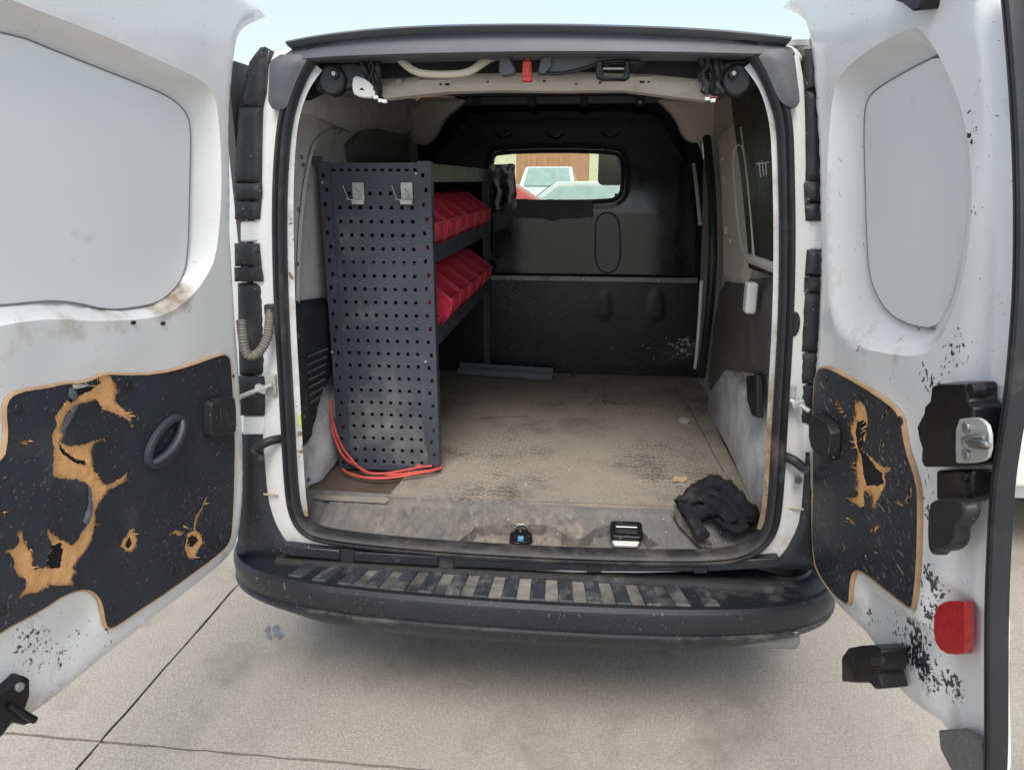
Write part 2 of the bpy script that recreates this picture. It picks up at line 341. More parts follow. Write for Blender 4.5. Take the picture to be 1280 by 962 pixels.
# ------------------------------------------------------------ ground
gnd = mesh('ground', [(-400,-400,-.03),(400,-400,-.03),(400,400,-.03),(-400,400,-.03)], [(0,1,2,3)], JOINT, None, False); tag(gnd, kind='structure')
gnd.data.materials[0] = CONC
def slab(i, j):
    x0, y0, s = -1.137+i*3.4, -.285+j*3.4, 3.4; g = .0065
    nn = 40 if (i in (-1, 0) and j in (-1, 0)) else 4
    ring = []
    cs = [(x0+g, y0+g), (x0+s-g, y0+g), (x0+s-g, y0+s-g), (x0+g, y0+s-g)]
    for a in range(4):
        A = np.array(cs[a]); B = np.array(cs[(a+1) % 4])
        for k in range(nn*2): 
            t = k/(nn*2); p = A+(B-A)*t
            if nn > 10: p = p+np.array([noise.noise(Vector((p[0]*14, p[1]*14, 3)))*.004+noise.noise(Vector((p[0]*60, p[1]*60, 5)))*.003, noise.noise(Vector((p[0]*14, p[1]*14, 9)))*.004+noise.noise(Vector((p[0]*60, p[1]*60, 2)))*.003])
            ring.append(p)
    k = len(ring); z = random.uniform(-.0015, 0)
    V = [(p[0], p[1], z) for p in ring]+[(p[0]+(-.004 if p[0] > x0+s/2 else .004)*0, p[1], -.04) for p in ring]
    o = mesh('slab', V, [tuple(range(k))]+[(q, (q+1) % k, (q+1) % k+k, q+k) for q in range(k)], CONC, gnd, False)
    bevel(o, .003, 1)
for i in range(-4, 5):
    for j in range(-3, 5): slab(i, j)
# dark joint filling, one sheet below the slab tops
mesh('joint_filler', [(-15,-11,-.012),(17,-11,-.012),(17,17,-.012),(-15,17,-.012)], [(0,1,2,3)], JOINT, gnd, False)
# small grey-blue blots on the slab
GP = Pl((0,0,0), (1,0,0), (0,1,0))
BLOT = mat('grey_blue_blot', (.17,.19,.23), .8, var=.3, vscale=40, dirt=(.33,.31,.27), damt=.14, dscale=60)
for q in ([(331,786),(336,781),(339,800),(333,797)], [(340,782),(345,779),(354,795),(347,799),(342,792)]):
    relief('slab_blot', GP, jag(GP.P(q), .01, .003, 3), BLOT, gnd, step=.01, bstep=.008, thick=.001, base=.002)

# ------------------------------------------------------------ doors
def door(pl, outer_px, extra, rec_o, rec_i, white, attrs, name_label, low_h=None, flange=None):
    outer = np.vstack([pl.P(outer_px), extra]) if len(extra) else pl.P(outer_px)
    outer = chaikin(outer, 1); ro = chaikin(rec_o, 2); ri = chaikin(rec_i, 2)
    def h(V):
        e = sd(outer, V); do = sd(ro, V); di = -sd(ri, V)
        t = np.where(do > 0, np.where(di > 0, do/(do+di+1e-9), 1.), 0.)
        z = -.044*(1-(1-t)**1.7) - .016*(1-ss(e, .0, .022))
        z += .0024*np.array([noise.noise(Vector((p[0]*7, p[1]*7, 1))) for p in V])*ss(-sd(lcard, V), 0, .03)
        if low_h is not None: z += low_h(V)
        return z
    d = relief('rear_door', pl, outer, white, van, h, .014, loops=[ro, ri], thick=.03, attrs=attrs, bstep=.012)
    if name_label: d['label'] = name_label
    # outer skin behind
    sk = chaikin(outer, 1); c = sk.mean(0)
    skin = relief('outer_skin', pl, c+(sk-c)*1.012, white, d, lambda V: -.015*ss(sd(sk, V), 0, .2), .06, thick=.012, base=-.045, bstep=.04)
    return d, outer, ri, h
# --- left
Lout = [(341,19),(330,25),(316,31),(306,40),(300,60),(296,100),(293,145),(293,250),(296,332),(300,400),(304,450),(308,520),(310,575),(309,634),(302,680),(286,704),(234,745),(175,791),(117,838),(58,888),(0,921)]
Lext = np.array([(.84,.0),(.90,.03),(.92,.10),(.92,.9),(.90,1.2),(.80,1.40),(.55,1.44),(.1,1.44)])
Lro = [(0,-8),(12,0),(125,42),(200,76),(249,98),(266,112),(273,140),(277,208),(274,312),(256,350),(232,378),(200,398),(120,402),(62,398),(0,406)]
Lri = [(0,35),(83,69),(183,108),(216,123),(233,139),(240,158),(238,233),(236,324),(227,353),(204,376),(179,383),(137,388),(96,378),(62,375),(0,382)]
ro = np.vstack([LD.P(Lro), [(.84,.74),(.85,1.0),(.83,1.22)]]); ri = np.vstack([LD.P(Lri, -.036), [(.80,.79),(.815,1.0),(.80,1.18)]])
lcard = LD.P(c2([(5,190),(12,165),(35,152),(100,143),(130,135),(165,134),(185,130),(215,114),(260,117),(330,115),(400,98),(465,74),(480,74),(489,88),(492,150),(497,250),(496,350),(493,440),(488,475),(460,502),(380,560),(300,615),(240,655),(224,657),(218,640),(214,610),(203,585),(180,572),(140,580),(80,620),(0,660)], 1.711, 0, 400))
lcard = np.vstack([lcard, [(.86,.20),(.875,.3),(.875,.46)], LD.P([(0,577),(6,545)])]); lcard = chaikin(lcard, 1)
def lh(V): 
    bot = ss(-sd(lcard, V), .0, .02)
    # pressed hollow under the card
    c1 = LD.p2((110,690)); return -.012*np.exp(-(((V[:, 0]-LD.p2((95,775))[0])/.10)**2+((V[:, 1]-LD.p2((95,785))[1])/.05)**2))*bot
dirtL = spots(LD, [(228,368,20,.5),(205,388,16,.5),(240,355,10,.4),(150,400,22,.22),(90,402,25,.22),(30,400,25,.25),(20,440,25,.2),(120,430,30,.12),(60,760,40,.1),(60,860,50,.14),(150,800,30,.12),(20,920,60,.2),(280,700,14,.2)])
chipL = spots(LD, [(150,750,30,.22),(30,790,30,.3),(110,850,40,.3),(200,740,30,.18),(70,820,30,.24),(50,790,30,.2),(100,790,25,.2),(20,400,30,.15),(140,790,20,.3),(210,395,20,.25),(30,840,40,.2)])
ldoor, lo_, lri_, lhf = door(LD, Lout, Lext, ro, ri, PAINT, {'dirt': dirtL, 'chip': chipL}, 'wide left rear door with torn black card', lh)
relief('blanking_panel', LD, lri_*1.0, PANEL, ldoor, None, .08, thick=.006, base=-.039, bstep=.012)
band('panel_gasket', LD, lri_, [(-.0015,-.044),(-.0015,-.0376),(.0,-.037),(.001,-.0376),(.001,-.044)], GASK, ldoor, step=.012)
# card with torn openings
tearL = LD.P(c2([(205,120),(213,110),(233,118),(243,150),(240,170),(262,190),(278,203),(275,228),(268,212),(240,198),(215,190),(200,168),(165,178),(142,195),(132,215),(130,240),(124,262),(150,268),(180,262),(200,254),(222,252),(197,264),(190,280),(192,310),(203,336),(222,350),(250,338),(274,316),(262,345),(225,364),(210,382),(200,410),(198,440),(192,470),(172,500),(150,528),(158,535),(148,550),(153,565),(100,565),(75,580),(30,592),(48,570),(45,550),(25,540),(20,500),(0,495),(25,485),(35,475),(28,450),(45,452),(45,470),(65,500),(66,530),(90,525),(92,500),(105,480),(92,455),(95,440),(118,465),(136,472),(150,480),(178,440),(188,420),(190,395),(185,370),(182,350),(160,340),(105,335),(108,280),(105,245),(115,220),(110,205),(128,180),(146,162),(150,145),(148,132),(180,135),(197,140),(210,135)], 1.711, 0, 400))
tearL = jag(tearL, .004, .0011, 5)
sm1 = LD.P(c2([(262,462),(270,448),(280,445),(290,470),(285,485),(275,497),(262,490),(252,480)], 1.711, 0, 400)); sm1 = jag(sm1, .004, .0011, 8)
sm2 = LD.P(c2([(395,455),(410,448),(425,455),(430,475),(420,490),(412,510),(398,508),(390,488),(393,470)], 1.711, 0, 400)); sm2 = jag(sm2, .004, .0012, 9)
slivers = [c2(q, 1.711, 0, 400) for q in ([(0,405),(8,408),(9,420),(0,424)], [(22,255),(45,258),(68,256),(50,262),(28,259)], [(355,458),(372,446),(385,452),(380,461),(370,456)], [(408,452),(412,420),(425,400),(436,375),(441,378),(430,402),(418,425),(414,452)],[(388,445),(386,425),(393,444)])]
slivers = [jag(LD.P(q), .004, .0007, 11+i) for i, q in enumerate(slivers)]
LT = .003
card = relief('door_card', LD, lcard, CARD, ldoor, lambda V: .0015*np.array([noise.noise(Vector((p[0]*8, p[1]*8, 4))) for p in V])+.0045*np.exp(-np.abs(sd(tearL, V))/.006)*np.array([max(0, noise.noise(Vector((p[0]*30, p[1]*30, 7)))+.25) for p in V]), .02, holes=[tearL, sm1, sm2]+slivers, thick=LT, base=.0075, bstep=.01,
    attrs={'dirt': spots(LD, [(60,560,30,.08),(110,590,40,.05),(180,660,30,.05)]), 'scr': spots(LD, [(120,640,50,.4),(230,680,60,.5),(50,600,40,.3)])})
voidL = [jag(LD.P(c2(q, 1.711, 0, 400)), .004, .0009, 20+i) for i, q in enumerate(([(94,500),(108,482),(128,474),(134,490),(128,530),(100,530),(88,520)], [(152,134),(180,137),(203,124),(208,132),(195,150),(170,160),(150,178),(142,168),(150,150)], [(268,470),(276,462),(282,475),(275,488),(266,482)], [(400,462),(416,458),(424,472),(412,484),(398,482)], [(124,262),(150,292),(180,300),(184,312),(160,305),(128,282)]))]
relief('fibreboard_core', LD, chaikin(lcard, 0)*1.0, FIBRE, card, lambda V: .0022*np.array([noise.noise(Vector((p[0]*70, p[1]*70, 4)))+noise.noise(Vector((p[0]*170, p[1]*170, 6)))*.5 for p in V]), .006, holes=voidL, thick=.003, base=.0025, bstep=.01)
relief('cavity', LD, chaikin(LD.P([(66,488),(100,486),(130,478),(146,486),(110,560),(110,640),(270,660),(270,700),(120,700),(50,745),(20,690),(30,640),(50,600)]), 1), mat('door_cavity', (.012,.012,.012), .9), card, None, .05, thick=0, base=.0005)
band('card_border', LD, lcard, [(-.0035,.001),(-.0035,.0065),(0,.009),(.001,.0065)], EDGE, card, step=.012)
for q in ((23,511),(161,483),(276,453),(140,762),(277,672),(216,712),(2,763)):
    prism('push_clip', LD, circ(LD.p2(q, .008), .0075, 14, .010), .006, .0105, PLAST, card, .0015)
# torn flaps lifting from the card
for k, q in enumerate(([(128,240),(150,200),(160,182),(150,182),(134,205),(122,240)], [(184,350),(192,395),(186,425),(178,438),(170,430),(180,395)], [(142,142),(155,150),(160,165),(150,172),(138,160)])):
    fl = LD.P(c2(q, 1.711, 0, 400)); relief('torn_flap', LD, jag(fl, .005, .0008, 40+k), mat('lifted_grey_film', (.12,.13,.15), .5), card, lambda V: .006*ss(sd(fl, V), -.002, .01), .008, thick=.001, base=.0095, bstep=0)
for q in ((166,403),(203,404),(290,470)): prism('hole_plug', LD, circ(LD.p2(q), .006, 10, .004), -.012, .004, RUBBER, ldoor, .001)
def fibres(pl, rings, par, n, seed):
    rg = np.random.default_rng(seed); V = []; F = []
    for ring in rings:
        R = resample(ring, .004)
        for _ in range(int(n*len(R)/120)):
            p = R[rg.integers(len(R))]; a = rg.uniform(0, 6.28); L = rg.uniform(.004, .012); w = rg.uniform(.0006, .0018); d = np.array([math.cos(a), math.sin(a)]); e = np.array([-d[1], d[0]])*w
            k = len(V); V += [pl.to(p-d*L*.4-e, .006)[0], pl.to(p-d*L*.4+e, .006)[0], pl.to(p+d*L*.6, .006+rg.uniform(.003, .010))[0], pl.to(p-d*L*.4, .004)[0]]; F += [(k, k+1, k+2), (k+1, k+3, k+2), (k+3, k, k+2)]
    o = mesh('loose_fibres', V, F, FIBRE, par, False); o['kind'] = 'stuff'
fibres(LD, [tearL, sm1, sm2]+slivers+voidL, card, 20, 3)
# pull handle: tilted oval cup with a bar
hc = LD.p2((207,551), .01); a0 = math.radians(-52); HND = mat('charcoal_handle_plastic', (.045,.05,.06), .4, var=.15)
hand = band('pull_handle', LD, circ(hc, .066, 40, .037, math.radians(146)), [(-.004,.008),(-.002,.020),(.006,.022),(.012,.018),(.016,-.004)], HND, ldoor, step=0)
relief('handle_cup', LD, circ(hc, .055, 30, .027, math.radians(146)), PLAST, hand, lambda V: -.006*ss(sd(circ(hc, .055, 30, .027, math.radians(146)), V), 0, .012), .008, thick=.0, base=.0125)
_ax = np.array([math.cos(math.radians(146)), math.sin(math.radians(146))]); _pe = np.array([-_ax[1], _ax[0]])
tube('pull_bar', [LD.to(hc+_ax*t_+_pe*o_, dd)[0] for t_, o_, dd in ((-.056,0,.014),(-.044,.006,.022),(-.016,.012,.027),(.016,.012,.027),(.044,.006,.022),(.056,0,.014))], .0115, HND, hand, 12, smooth=2, flat=.7)
# latch pad
pad = prism('check_strap_cover', LD, chaikin(LD.P(c2([(443,180),(450,172),(492,160),(499,168),(501,235),(496,243),(450,252),(442,245)], 1.711, 0, 400), .02), 1), .008, .030, PLAST, ldoor, .004, 3, .05)
prism('recess_plate', LD, LD.P(c2([(470,190),(484,186),(485,225),(471,229)], 1.711, 0, 400), .03), .0295, .0325, RUBBER, pad, .002)
# bottom hinge arm at the free end
HB = mat('latch_black_metal', (.02,.02,.022), .35, metal=.5, var=.3, dirt=(.15,.13,.11), damt=.05, camt=-.1, chip=(.3,.3,.3))
q = LD.P(c2([(0,795),(15,785),(45,758),(58,765),(58,800),(48,830),(62,850),(66,858),(45,864),(20,858),(0,885)], 1.711, 0, 400), .02)
q = np.vstack([q, q[-1:]+[(.05,0)], q[:1]+[(.05,0)]])
la = prism('lower_latch', LD, q, -.002, .028, HB, ldoor, .004, 3)
prism('bolt', LD, circ(LD.p2((24,858), .03), .009, 6), .027, .034, STEEL, la, .001)
tube('latch_pin', [LD.to(LD.p2(p, .03), dd)[0] for p, dd in (((12,880), .03), ((30,893), .036), ((39,898), .038))], .007, HB, la, 10)
# --- right
Rout = [(967,10),(978,13),(989,18),(1001,28),(1009,48),(1013,96),(1019,191),(1022,287),(1020,383),(1015,460),(1010,521),(1007,576),(1009,657),(1014,700),(1025,738),(1047,771),(1079,803),(1100,845),(1117,874),(1139,890),(1163,905),(1174,930),(1196,966)]
Rext = np.array([(.655,-.025),(.73,-.03)])
Rout2 = [(1246,962),(1243,820),(1246,711),(1248,603),(1262,520),(1272,456),(1276,359),(1277,239),(1270,120),(1258,0),(1252,-40)]
rop = RD.P([(1041,112),(1054,88),(1080,66),(1137,33),(1150,37),(1168,60),(1199,120),(1214,191),(1217,249),(1208,325),(1194,378),(1176,425),(1150,450),(1060,432),(1038,395),(1033,335),(1034,191)])
rip = RD.P([(1173,68),(1135,87),(1099,108),(1083,122),(1078,148),(1080,230),(1083,325),(1089,359),(1108,392),(1137,407),(1166,411),(1180,385),(1196,335),(1208,255),(1206,195),(1198,135),(1186,90)], -.036)
outR = np.vstack([RD.P(Rout), Rext*[.975,1], RD.P(Rout2, -.028), [(.52,1.36),(.3,1.42),(.0,1.43)]])
rcard = chaikin(RD.P(c2([(112,70),(122,42),(132,35),(150,38),(215,72),(290,120),(315,150),(325,220),(350,290),(356,340),(352,500),(342,588),(335,588),(320,578),(270,540),(230,508),(212,500),(202,508),(196,540),(195,575),(188,580),(160,560),(125,515),(112,480),(108,400),(111,200)], 1.844, 960, 440)), 1)
dirtR = spots(RD, [(1070,410,25,.16),(1085,440,30,.12),(1120,440,25,.15),(1207,180,22,.3),(1150,820,40,.15),(1140,880,25,.2),(1190,940,25,.55),(1080,780,25,.12),(1180,900,15,.3),(1070,760,14,.2),(1203,215,10,.35)])
chipR = spots(RD, [(1211,140,14,.38),(1212,175,18,.5),(1205,205,14,.35),(1160,470,26,.5),(1190,450,24,.45),(1175,500,20,.4),(1120,470,22,.3),(1225,150,20,.22),(1180,540,16,.4),(1205,240,30,.2),(1225,420,24,.25),(1218,270,20,.3),(1163,720,26,.62),(1160,640,22,.5),(1160,770,24,.6),(1163,600,16,.4),(1140,800,26,.5),(1130,770,20,.35),(1150,845,30,.52),(1180,860,24,.58),(1110,790,25,.4),(1080,770,20,.4),(1130,820,20,.4),(1160,330,25,.2),(1070,430,25,.32),(1150,400,18,.2),(1120,410,25,.28),(1215,60,15,.2),(1200,420,18,.3),(1215,350,20,.25)])
rdoor = None
def doorR():
    global rdoor
    outer = chaikin(outR, 1); ro = chaikin(rop, 2); ri = chaikin(rip, 2)
    ledge = RD.p2((1140,860))
    def h(V):
        e = sd(outer, V); do = sd(ro, V); di = -sd(ri, V); t = np.where(do > 0, np.where(di > 0, do/(do+di+1e-9), 1.), 0.)
        z = -.044*(1-(1-t)**1.7)-.016*(1-ss(e, 0, .02))
        z += .0026*np.array([noise.noise(Vector((p[0]*7, p[1]*7, 1))) for p in V])*ss(-sd(rcard, V), 0, .03)
        # stepped bottom flange
        out = -sd(rcard, V); z += -.014*ss(out, .012, .05)*ss(.24-V[:, 1]+.12*V[:, 0], 0, .03)
        z += -.010*ss(V[:, 0], RD.p2((1190,600))[0]-.02, RD.p2((1190,600))[0]+.03)*ss(V[:, 1], .0, .05)
        return z
    rdoor = relief('rear_door', RD, outer, PAINTB, van, h, .013, loops=[ro, ri], thick=.012, attrs={'dirt': dirtR, 'chip': chipR}, bstep=.011)
    rdoor['label'] = 'right rear door with lock, red reflector and scraped card'
    relief('outer_skin', RD, np.stack([np.minimum(outer[:, 0]*.93, outer[:, 0]-.11*(outer[:, 0] > .3)), outer[:, 1]*.985+.01], 1), PAINTB, rdoor, lambda V: -.012*ss(sd(outer, V), .02, .1), .05, thick=0, base=-.040, bstep=.04)
    relief('blanking_panel', RD, ri, PANEL, rdoor, None, .08, thick=.006, base=-.039, bstep=.012)
    band('panel_gasket', RD, chaikin(RD.P([(1173,68),(1135,87),(1099,108),(1083,122),(1078,148),(1080,230),(1083,325),(1089,359),(1108,392),(1137,407),(1166,411)], -.036), 2, False), [(-.0015,-.044),(-.0015,-.0376),(.0,-.037),(.001,-.0376),(.001,-.044)], GASK, rdoor, False, step=.012)
doorR()
tearR = jag(RD.P(c2([(195,122),(205,112),(218,116),(230,140),(228,170),(224,200),(217,225),(235,240),(262,262),(290,268),(268,280),(270,305),(264,320),(250,345),(250,362),(238,355),(240,335),(225,318),(222,350),(215,360),(200,352),(178,340),(205,332),(203,300),(198,270),(205,230),(195,210),(186,180),(198,150)], 1.844, 960, 440), .008), .004, .0012, 6)
slR = [jag(RD.P(c2(q, 1.844, 960, 440), .008), .004, .0006, 60+i) for i, q in enumerate(([(265,150),(272,140),(278,122),(281,125),(276,145)], [(262,200),(266,215),(264,232),(259,215)], [(292,345),(308,348),(310,354),(296,352)], [(240,402),(256,398),(248,412),(238,420)], [(322,305),(330,308),(328,335),(320,350),(322,325)], [(185,380),(200,396),(198,402),(182,390)], [(150,110),(180,150),(184,152),(156,108)], [(300,505),(312,500),(304,510)], [(245,440),(252,455),(248,470)], [(170,440),(178,452),(170,458)]))]
cardR = relief('door_card', RD, rcard, CARDB, rdoor, lambda V: .0015*np.array([noise.noise(Vector((p[0]*8, p[1]*8, 4))) for p in V])+.004*np.exp(-np.abs(sd(tearR, V))/.006)*np.array([max(0, noise.noise(Vector((p[0]*30, p[1]*30, 7)))+.25) for p in V]), .02, holes=[tearR]+slR, thick=.003, base=.0075, bstep=.01,
    attrs={'chip': spots(RD, [(1100,600,50,.12),(1080,690,60,.16),(1140,620,30,.14),(1110,530,30,.1),(1050,640,40,.1)]), 'scr': spots(RD, [(1100,620,90,.5)])})
cardR['label'] = 'black card scraped all over with a torn split'
vR = jag(RD.P(c2([(203,155),(225,158),(228,175),(218,200),(222,230),(245,262),(262,280),(266,302),(245,310),(222,306),(216,280),(212,240),(202,220),(198,185)], 1.844, 960, 440), .004), .004, .001, 7)
relief('fibreboard_core', RD, rcard, FIBRE, cardR, lambda V: .0022*np.array([noise.noise(Vector((p[0]*70, p[1]*70, 4)))+noise.noise(Vector((p[0]*170, p[1]*170, 6)))*.5 for p in V]), .006, holes=[vR], thick=.003, base=.0025, bstep=.01)
relief('cavity', RD, chaikin(RD.P([(1050,500),(1110,500),(1115,640),(1055,640)]), 1), MATS['door_cavity'], cardR, None, .05, thick=0, base=.0005)
band('card_border', RD, rcard, [(-.0045,.001),(-.0045,.0065),(0,.009),(.001,.0065)], EDGE, cardR, step=.012)
for q in ((1032,473),(1077,495),(1125,526),(1142,606),(1135,738),(1081,696)):
    prism('push_clip', RD, circ(RD.p2(q, .008), .009, 14, .009), .006, .0105, PLAST, cardR, .0015)
fibres(RD, [tearR, vR]+slR, cardR, 18, 4)
pad = prism('check_strap_cover', RD, chaikin(RD.P([(1017,515),(1030,519),(1046,534),(1045,562),(1041,577),(1029,570),(1017,556)], .02), 1), .008, .034, PLAST, rdoor, .004, 3, .05)
# lock
lk = prism('lock_case', RD, RD.P(c2([(396,122),(410,108),(414,74),(430,68),(495,68),(501,76),(501,108),(516,125),(516,245),(506,263),(395,265),(388,250)], 1.844, 960, 440), .008), -.012, .036, HB, rdoor, .006, 3, .03)
prism('mounting_flange', RD, RD.P(c2([(345,172),(362,140),(382,118),(402,118),(402,262),(386,262),(362,235),(350,200)], 1.844, 960, 440), .012), -.014, .014, HB, lk, .003)
lp = prism('latch_plate', RD, chaikin(RD.P(c2([(437,155),(470,150),(495,152),(515,175),(515,238),(495,254),(440,256),(436,250)], 1.844, 960, 440), .038), 1), .035, .041, CLIPM, lk, .002)
for q in ((462,173),(462,235)): prism('screw', RD, circ(RD.p2(c2([q], 1.844, 960, 440)[0], .04), .0085, 8), .040, .046, STEEL, lk, .001)
for PP in (((445,200,.041),(470,205,.053),(510,207,.059),(528,212,.057),(510,218,.051),(455,214,.043)), ((462,222,.041),(458,205,.053),(480,192,.053),(500,196,.047))):
    tube('striker_loop', [RD.to(RD.p2(c2([q[:2]], 1.844, 960, 440)[0], .046), q[2])[0] for q in PP], .0045, STEEL, lk, 8, smooth=1)
prism('screw', RD, circ(RD.p2(c2([(480,84)], 1.844, 960, 440)[0], .04), .009, 8), .030, .050, HB, lk, .001)
hb = prism('lever_housing', RD, RD.P(c2([(392,272),(476,272),(474,330),(465,345),(392,340)], 1.844, 960, 440), .02), -.012, .024, HB, rdoor, .005, 3)
prism('release_lever', RD, chaikin(RD.P(c2([(382,345),(400,334),(455,334),(473,350),(476,375),(465,395),(452,405),(452,440),(432,458),(408,460),(400,470),(388,466),(380,440)], 1.844, 960, 440), .035), 1), .022, .048, PLAST, hb, .006, 3, .06)
prism('screw', RD, circ(RD.p2(c2([(463,286)], 1.844, 960, 440)[0], .02), .009, 8), .02, .030, HB, hb, .001)
# reflector
rf = prism('reflector', RD, chaikin(RD.P(c2([(387,592),(412,572),(455,572),(460,580),(460,690),(452,697),(408,694),(386,660)], 1.844, 960, 440), .0), 1), -.012, .004, REFL, rdoor, .004, 3)
rf['label'] = 'red reflector low on the edge of the right door'
# seal along the free edge
pth = RD.P([(1248,-40),(1254,0),(1264,120),(1269,239),(1268,359),(1262,440),(1256,500),(1246,560),(1239,610),(1235,684),(1232,765),(1232,870),(1232,962)], .014); pth = np.vstack([pth, [(pth[-1][0]+.005, -.03)]])
band('edge_seal', RD, chaikin(pth, 2, False), [(-.010,-.03),(-.011,.002),(-.007,.012),(-.002,.014),(.0,.008),(.003,.014),(.008,.012),(.011,.002),(.010,-.012)], RUBBER, rdoor, False, .015)
# lower hinge bracket
hbk = prism('lower_bracket', RD, RD.P(c2([(190,700),(205,680),(235,674),(268,674),(283,685),(285,715),(275,740),(285,772),(270,775),(255,760),(225,760),(190,757)], 1.844, 960, 440), .03), -.005, .05, HB, rdoor, .004, 3)
prism('bracket_hole', RD, RD.P(c2([(232,700),(262,700),(262,722),(232,722)], 1.844, 960, 440), .055), .048, .053, RUBBER, hbk, .003)
# top catch under the door head
prism('upper_latch', RD, RD.P([(1110,-12),(1118,-2),(1135,4),(1148,14),(1157,12),(1160,-5),(1150,-14)], .02), -.004, .03, HB, rdoor, .003)
# plastic foot at the bottom corner
prism('edge_guard', RD, RD.P([(1174,912),(1200,910),(1226,925),(1232,962),(1236,985),(1205,985),(1190,962),(1176,935)], .004), -.012, .006, SILL, rdoor, .003)

# ------------------------------------------------------------ rear frame, seal, trims
sealpx = [(402,56),(382,82),(370,108),(357,150),(351,220),(350,300),(353,400),(359,500),(364,600),(369,640),(383,662),(410,672),(520,684),(660,693),(800,698),(900,698),(940,688),(962,665),(969,630),(976,500),(982,400),(984,300),(982,200),(980,150),(966,108),(948,72),(925,52),(660,46),(440,52)]
SP = chaikin(OPEN.P(sealpx), 2)
fo = OPEN.P([(338,60),(326,90),(318,200),(312,300),(312,420),(314,540),(318,620),(328,660),(345,692),(380,702),(520,712),(660,716),(800,716),(930,712),(975,706),(992,690),(1003,650),(1010,560),(1012,420),(1014,300),(1012,200),(1006,90),(1000,55),(660,40)])
def off2(P, a):
    T = np.roll(P, -1, 0)-np.roll(P, 1, 0); T /= np.linalg.norm(T, axis=1)[:, None]; n = np.stack([-T[:, 1], T[:, 0]], 1)
    ar = .5*np.sum(P[:, 0]*np.roll(P[:, 1], -1)-np.roll(P[:, 0], -1)*P[:, 1]); return P+n*a*(1 if ar > 0 else -1)
SR = resample(SP, .02)
frame = relief('rear_frame', OPEN, fo, PAINT, van, lambda V: -.03*ss(-sd(SR, V), .02, .12), .025, holes=[off2(SR, .004)], thick=.03, bstep=.02,
   attrs={'dirt': spots(OPEN, [(350,690,30,.2),(960,690,30,.2),(335,640,14,.1),(990,640,14,.1)])})
band('door_seal', OPEN, SP, [(-.016,-.005),(-.017,.012),(-.011,.024),(-.004,.026),(.001,.018),(.006,.028),(.013,.024),(.018,.01),(.018,-.02)], RUBBER, frame, step=.015,
   attrs={'dirt': spots(OPEN, [(700,690,150,.12),(450,680,60,.12),(900,690,60,.1),(970,560,30,.1)])})
jdirt = spots(OPEN, [(372,640,20,.2),(955,600,40,.45),(955,540,30,.35),(950,650,30,.3),(378,650,14,.3),(960,480,20,.15)])
FLp = [(398,84),(380,108),(366,150),(361,220),(361,300),(364,400),(370,500),(375,600),(380,645)]; FRp = [(952,662),(960,630),(966,500),(972,400),(974,300),(972,200),(969,150),(957,108),(936,80)]
for fp in (FLp, FRp): band('opening_flange', OPEN, chaikin(OPEN.P(fp), 2, False), [(.012,.0),(.0,.0),(-.012,-.004),(-.028,-.010),(-.034,-.022),(-.036,-.07)] if fp is FLp else [(.012,.0),(.0,.0),(-.006,-.003),(-.012,-.008),(-.016,-.02),(-.018,-.07)], ARCH, frame, False, step=.02, attrs={'dirt': jdirt, 'chip': spots(OPEN, [(372,300,100,.22),(955,600,80,.3),(376,560,60,.3)])})
for q in ((376,196),(378,206),(373,262),(371,330),(374,420),(381,520),(385,600)): prism('flange_hole', OPEN, circ(OPEN.p2(q, -.006), .0035, 10, .006), -.012, -.0035, RUBBER, frame, 0)
for q in ((964,190),(966,240),(962,420),(960,470)): prism('flange_hole', OPEN, circ(OPEN.p2(q, -.004), .003, 10, .006), -.012, -.002, RUBBER, frame, 0)
for q in ([(297,276),(323,275),(322,302),(297,303)], [(1003,274),(1034,274),(1034,313),(1004,313)], [(300,521),(328,521),(327,545),(300,545)], [(1000,532),(1022,532),(1022,568),(1000,568)]): prism('door_hinge', OPEN, OPEN.P(q), -.06, -.012, PAINT, frame, .006, 3)
# sealant seams across the pillars
for a, b in (((330,617),(347,619)), ((977,634),(1004,636))):
    tube('seam_line', [OPEN.w(a, -.008)+[0,-.001,0], OPEN.w(b, .0)+[0,-.001,0]], .003, SEALANT, frame, 6)
# yellow-green tag on the left flange
box('paint_tag', OPEN.w((376,524), -.004)+[0,-.006,0], (.007,.004,.035), mat('lime_tag', (.6,.75,.15), .5), frame)
# oval plug right pillar, small holes
for c, r, ry in (((993,405), .013, .030),):
    prism('pillar_plug', OPEN, circ(OPEN.p2(c, 0), r, 20, ry), -.02, .004, PLAST, frame, .003)
# black tail-lamp housings beside the pillars
def strip(name, L, R, y0, y1, d, m, par, taper=.3):
    P = np.array([L(y) for y in np.linspace(y0, y1, 9)]+[R(y) for y in np.linspace(y1, y0, 9)])
    return relief(name, OPEN, OPEN.P(P), m, par, lambda V: -.008*(1-ss(sd(OPEN.P(P), V), 0, .008)), .012, thick=.06, base=d, bstep=0)
Lx = lambda y: (np.interp(y, [58,75,130,200,300,420,560,690], [324,310,298,293,292,294,297,299]), y)
Rx = lambda y: (np.interp(y, [58,120,126,228,240,275,303,336,345,400,450,560,690], [331,330,326,326,327,323,322,326,328,332,330,327,340]), y)
tl = empty('tail_lamp_trim'); tl.parent = van
for y0, y1, d in ((58,133,.0),(134,228,.004),(229,250,.007),(251,274,.003)): strip('trim_segment', Lx, Rx, y0, y1, d, PLAST, tl)
for y0, y1, d in ((304,333,.004),(334,352,.007),(354,470,-.01),(471,520,.0)): strip('trim_segment', Lx, Rx, y0, y1, d, PLAST, tl)
tr = empty('tail_lamp_trim'); tr.parent = van
Lr = lambda y: (np.interp(y, [110,225,230,300,305,350,450,560,700], [1007,1008,1005,1008,1010,1006,1002,1000,992]), y)
Rr = lambda y: (np.interp(y, [60,300,700], [1030,1030,1024]), y)
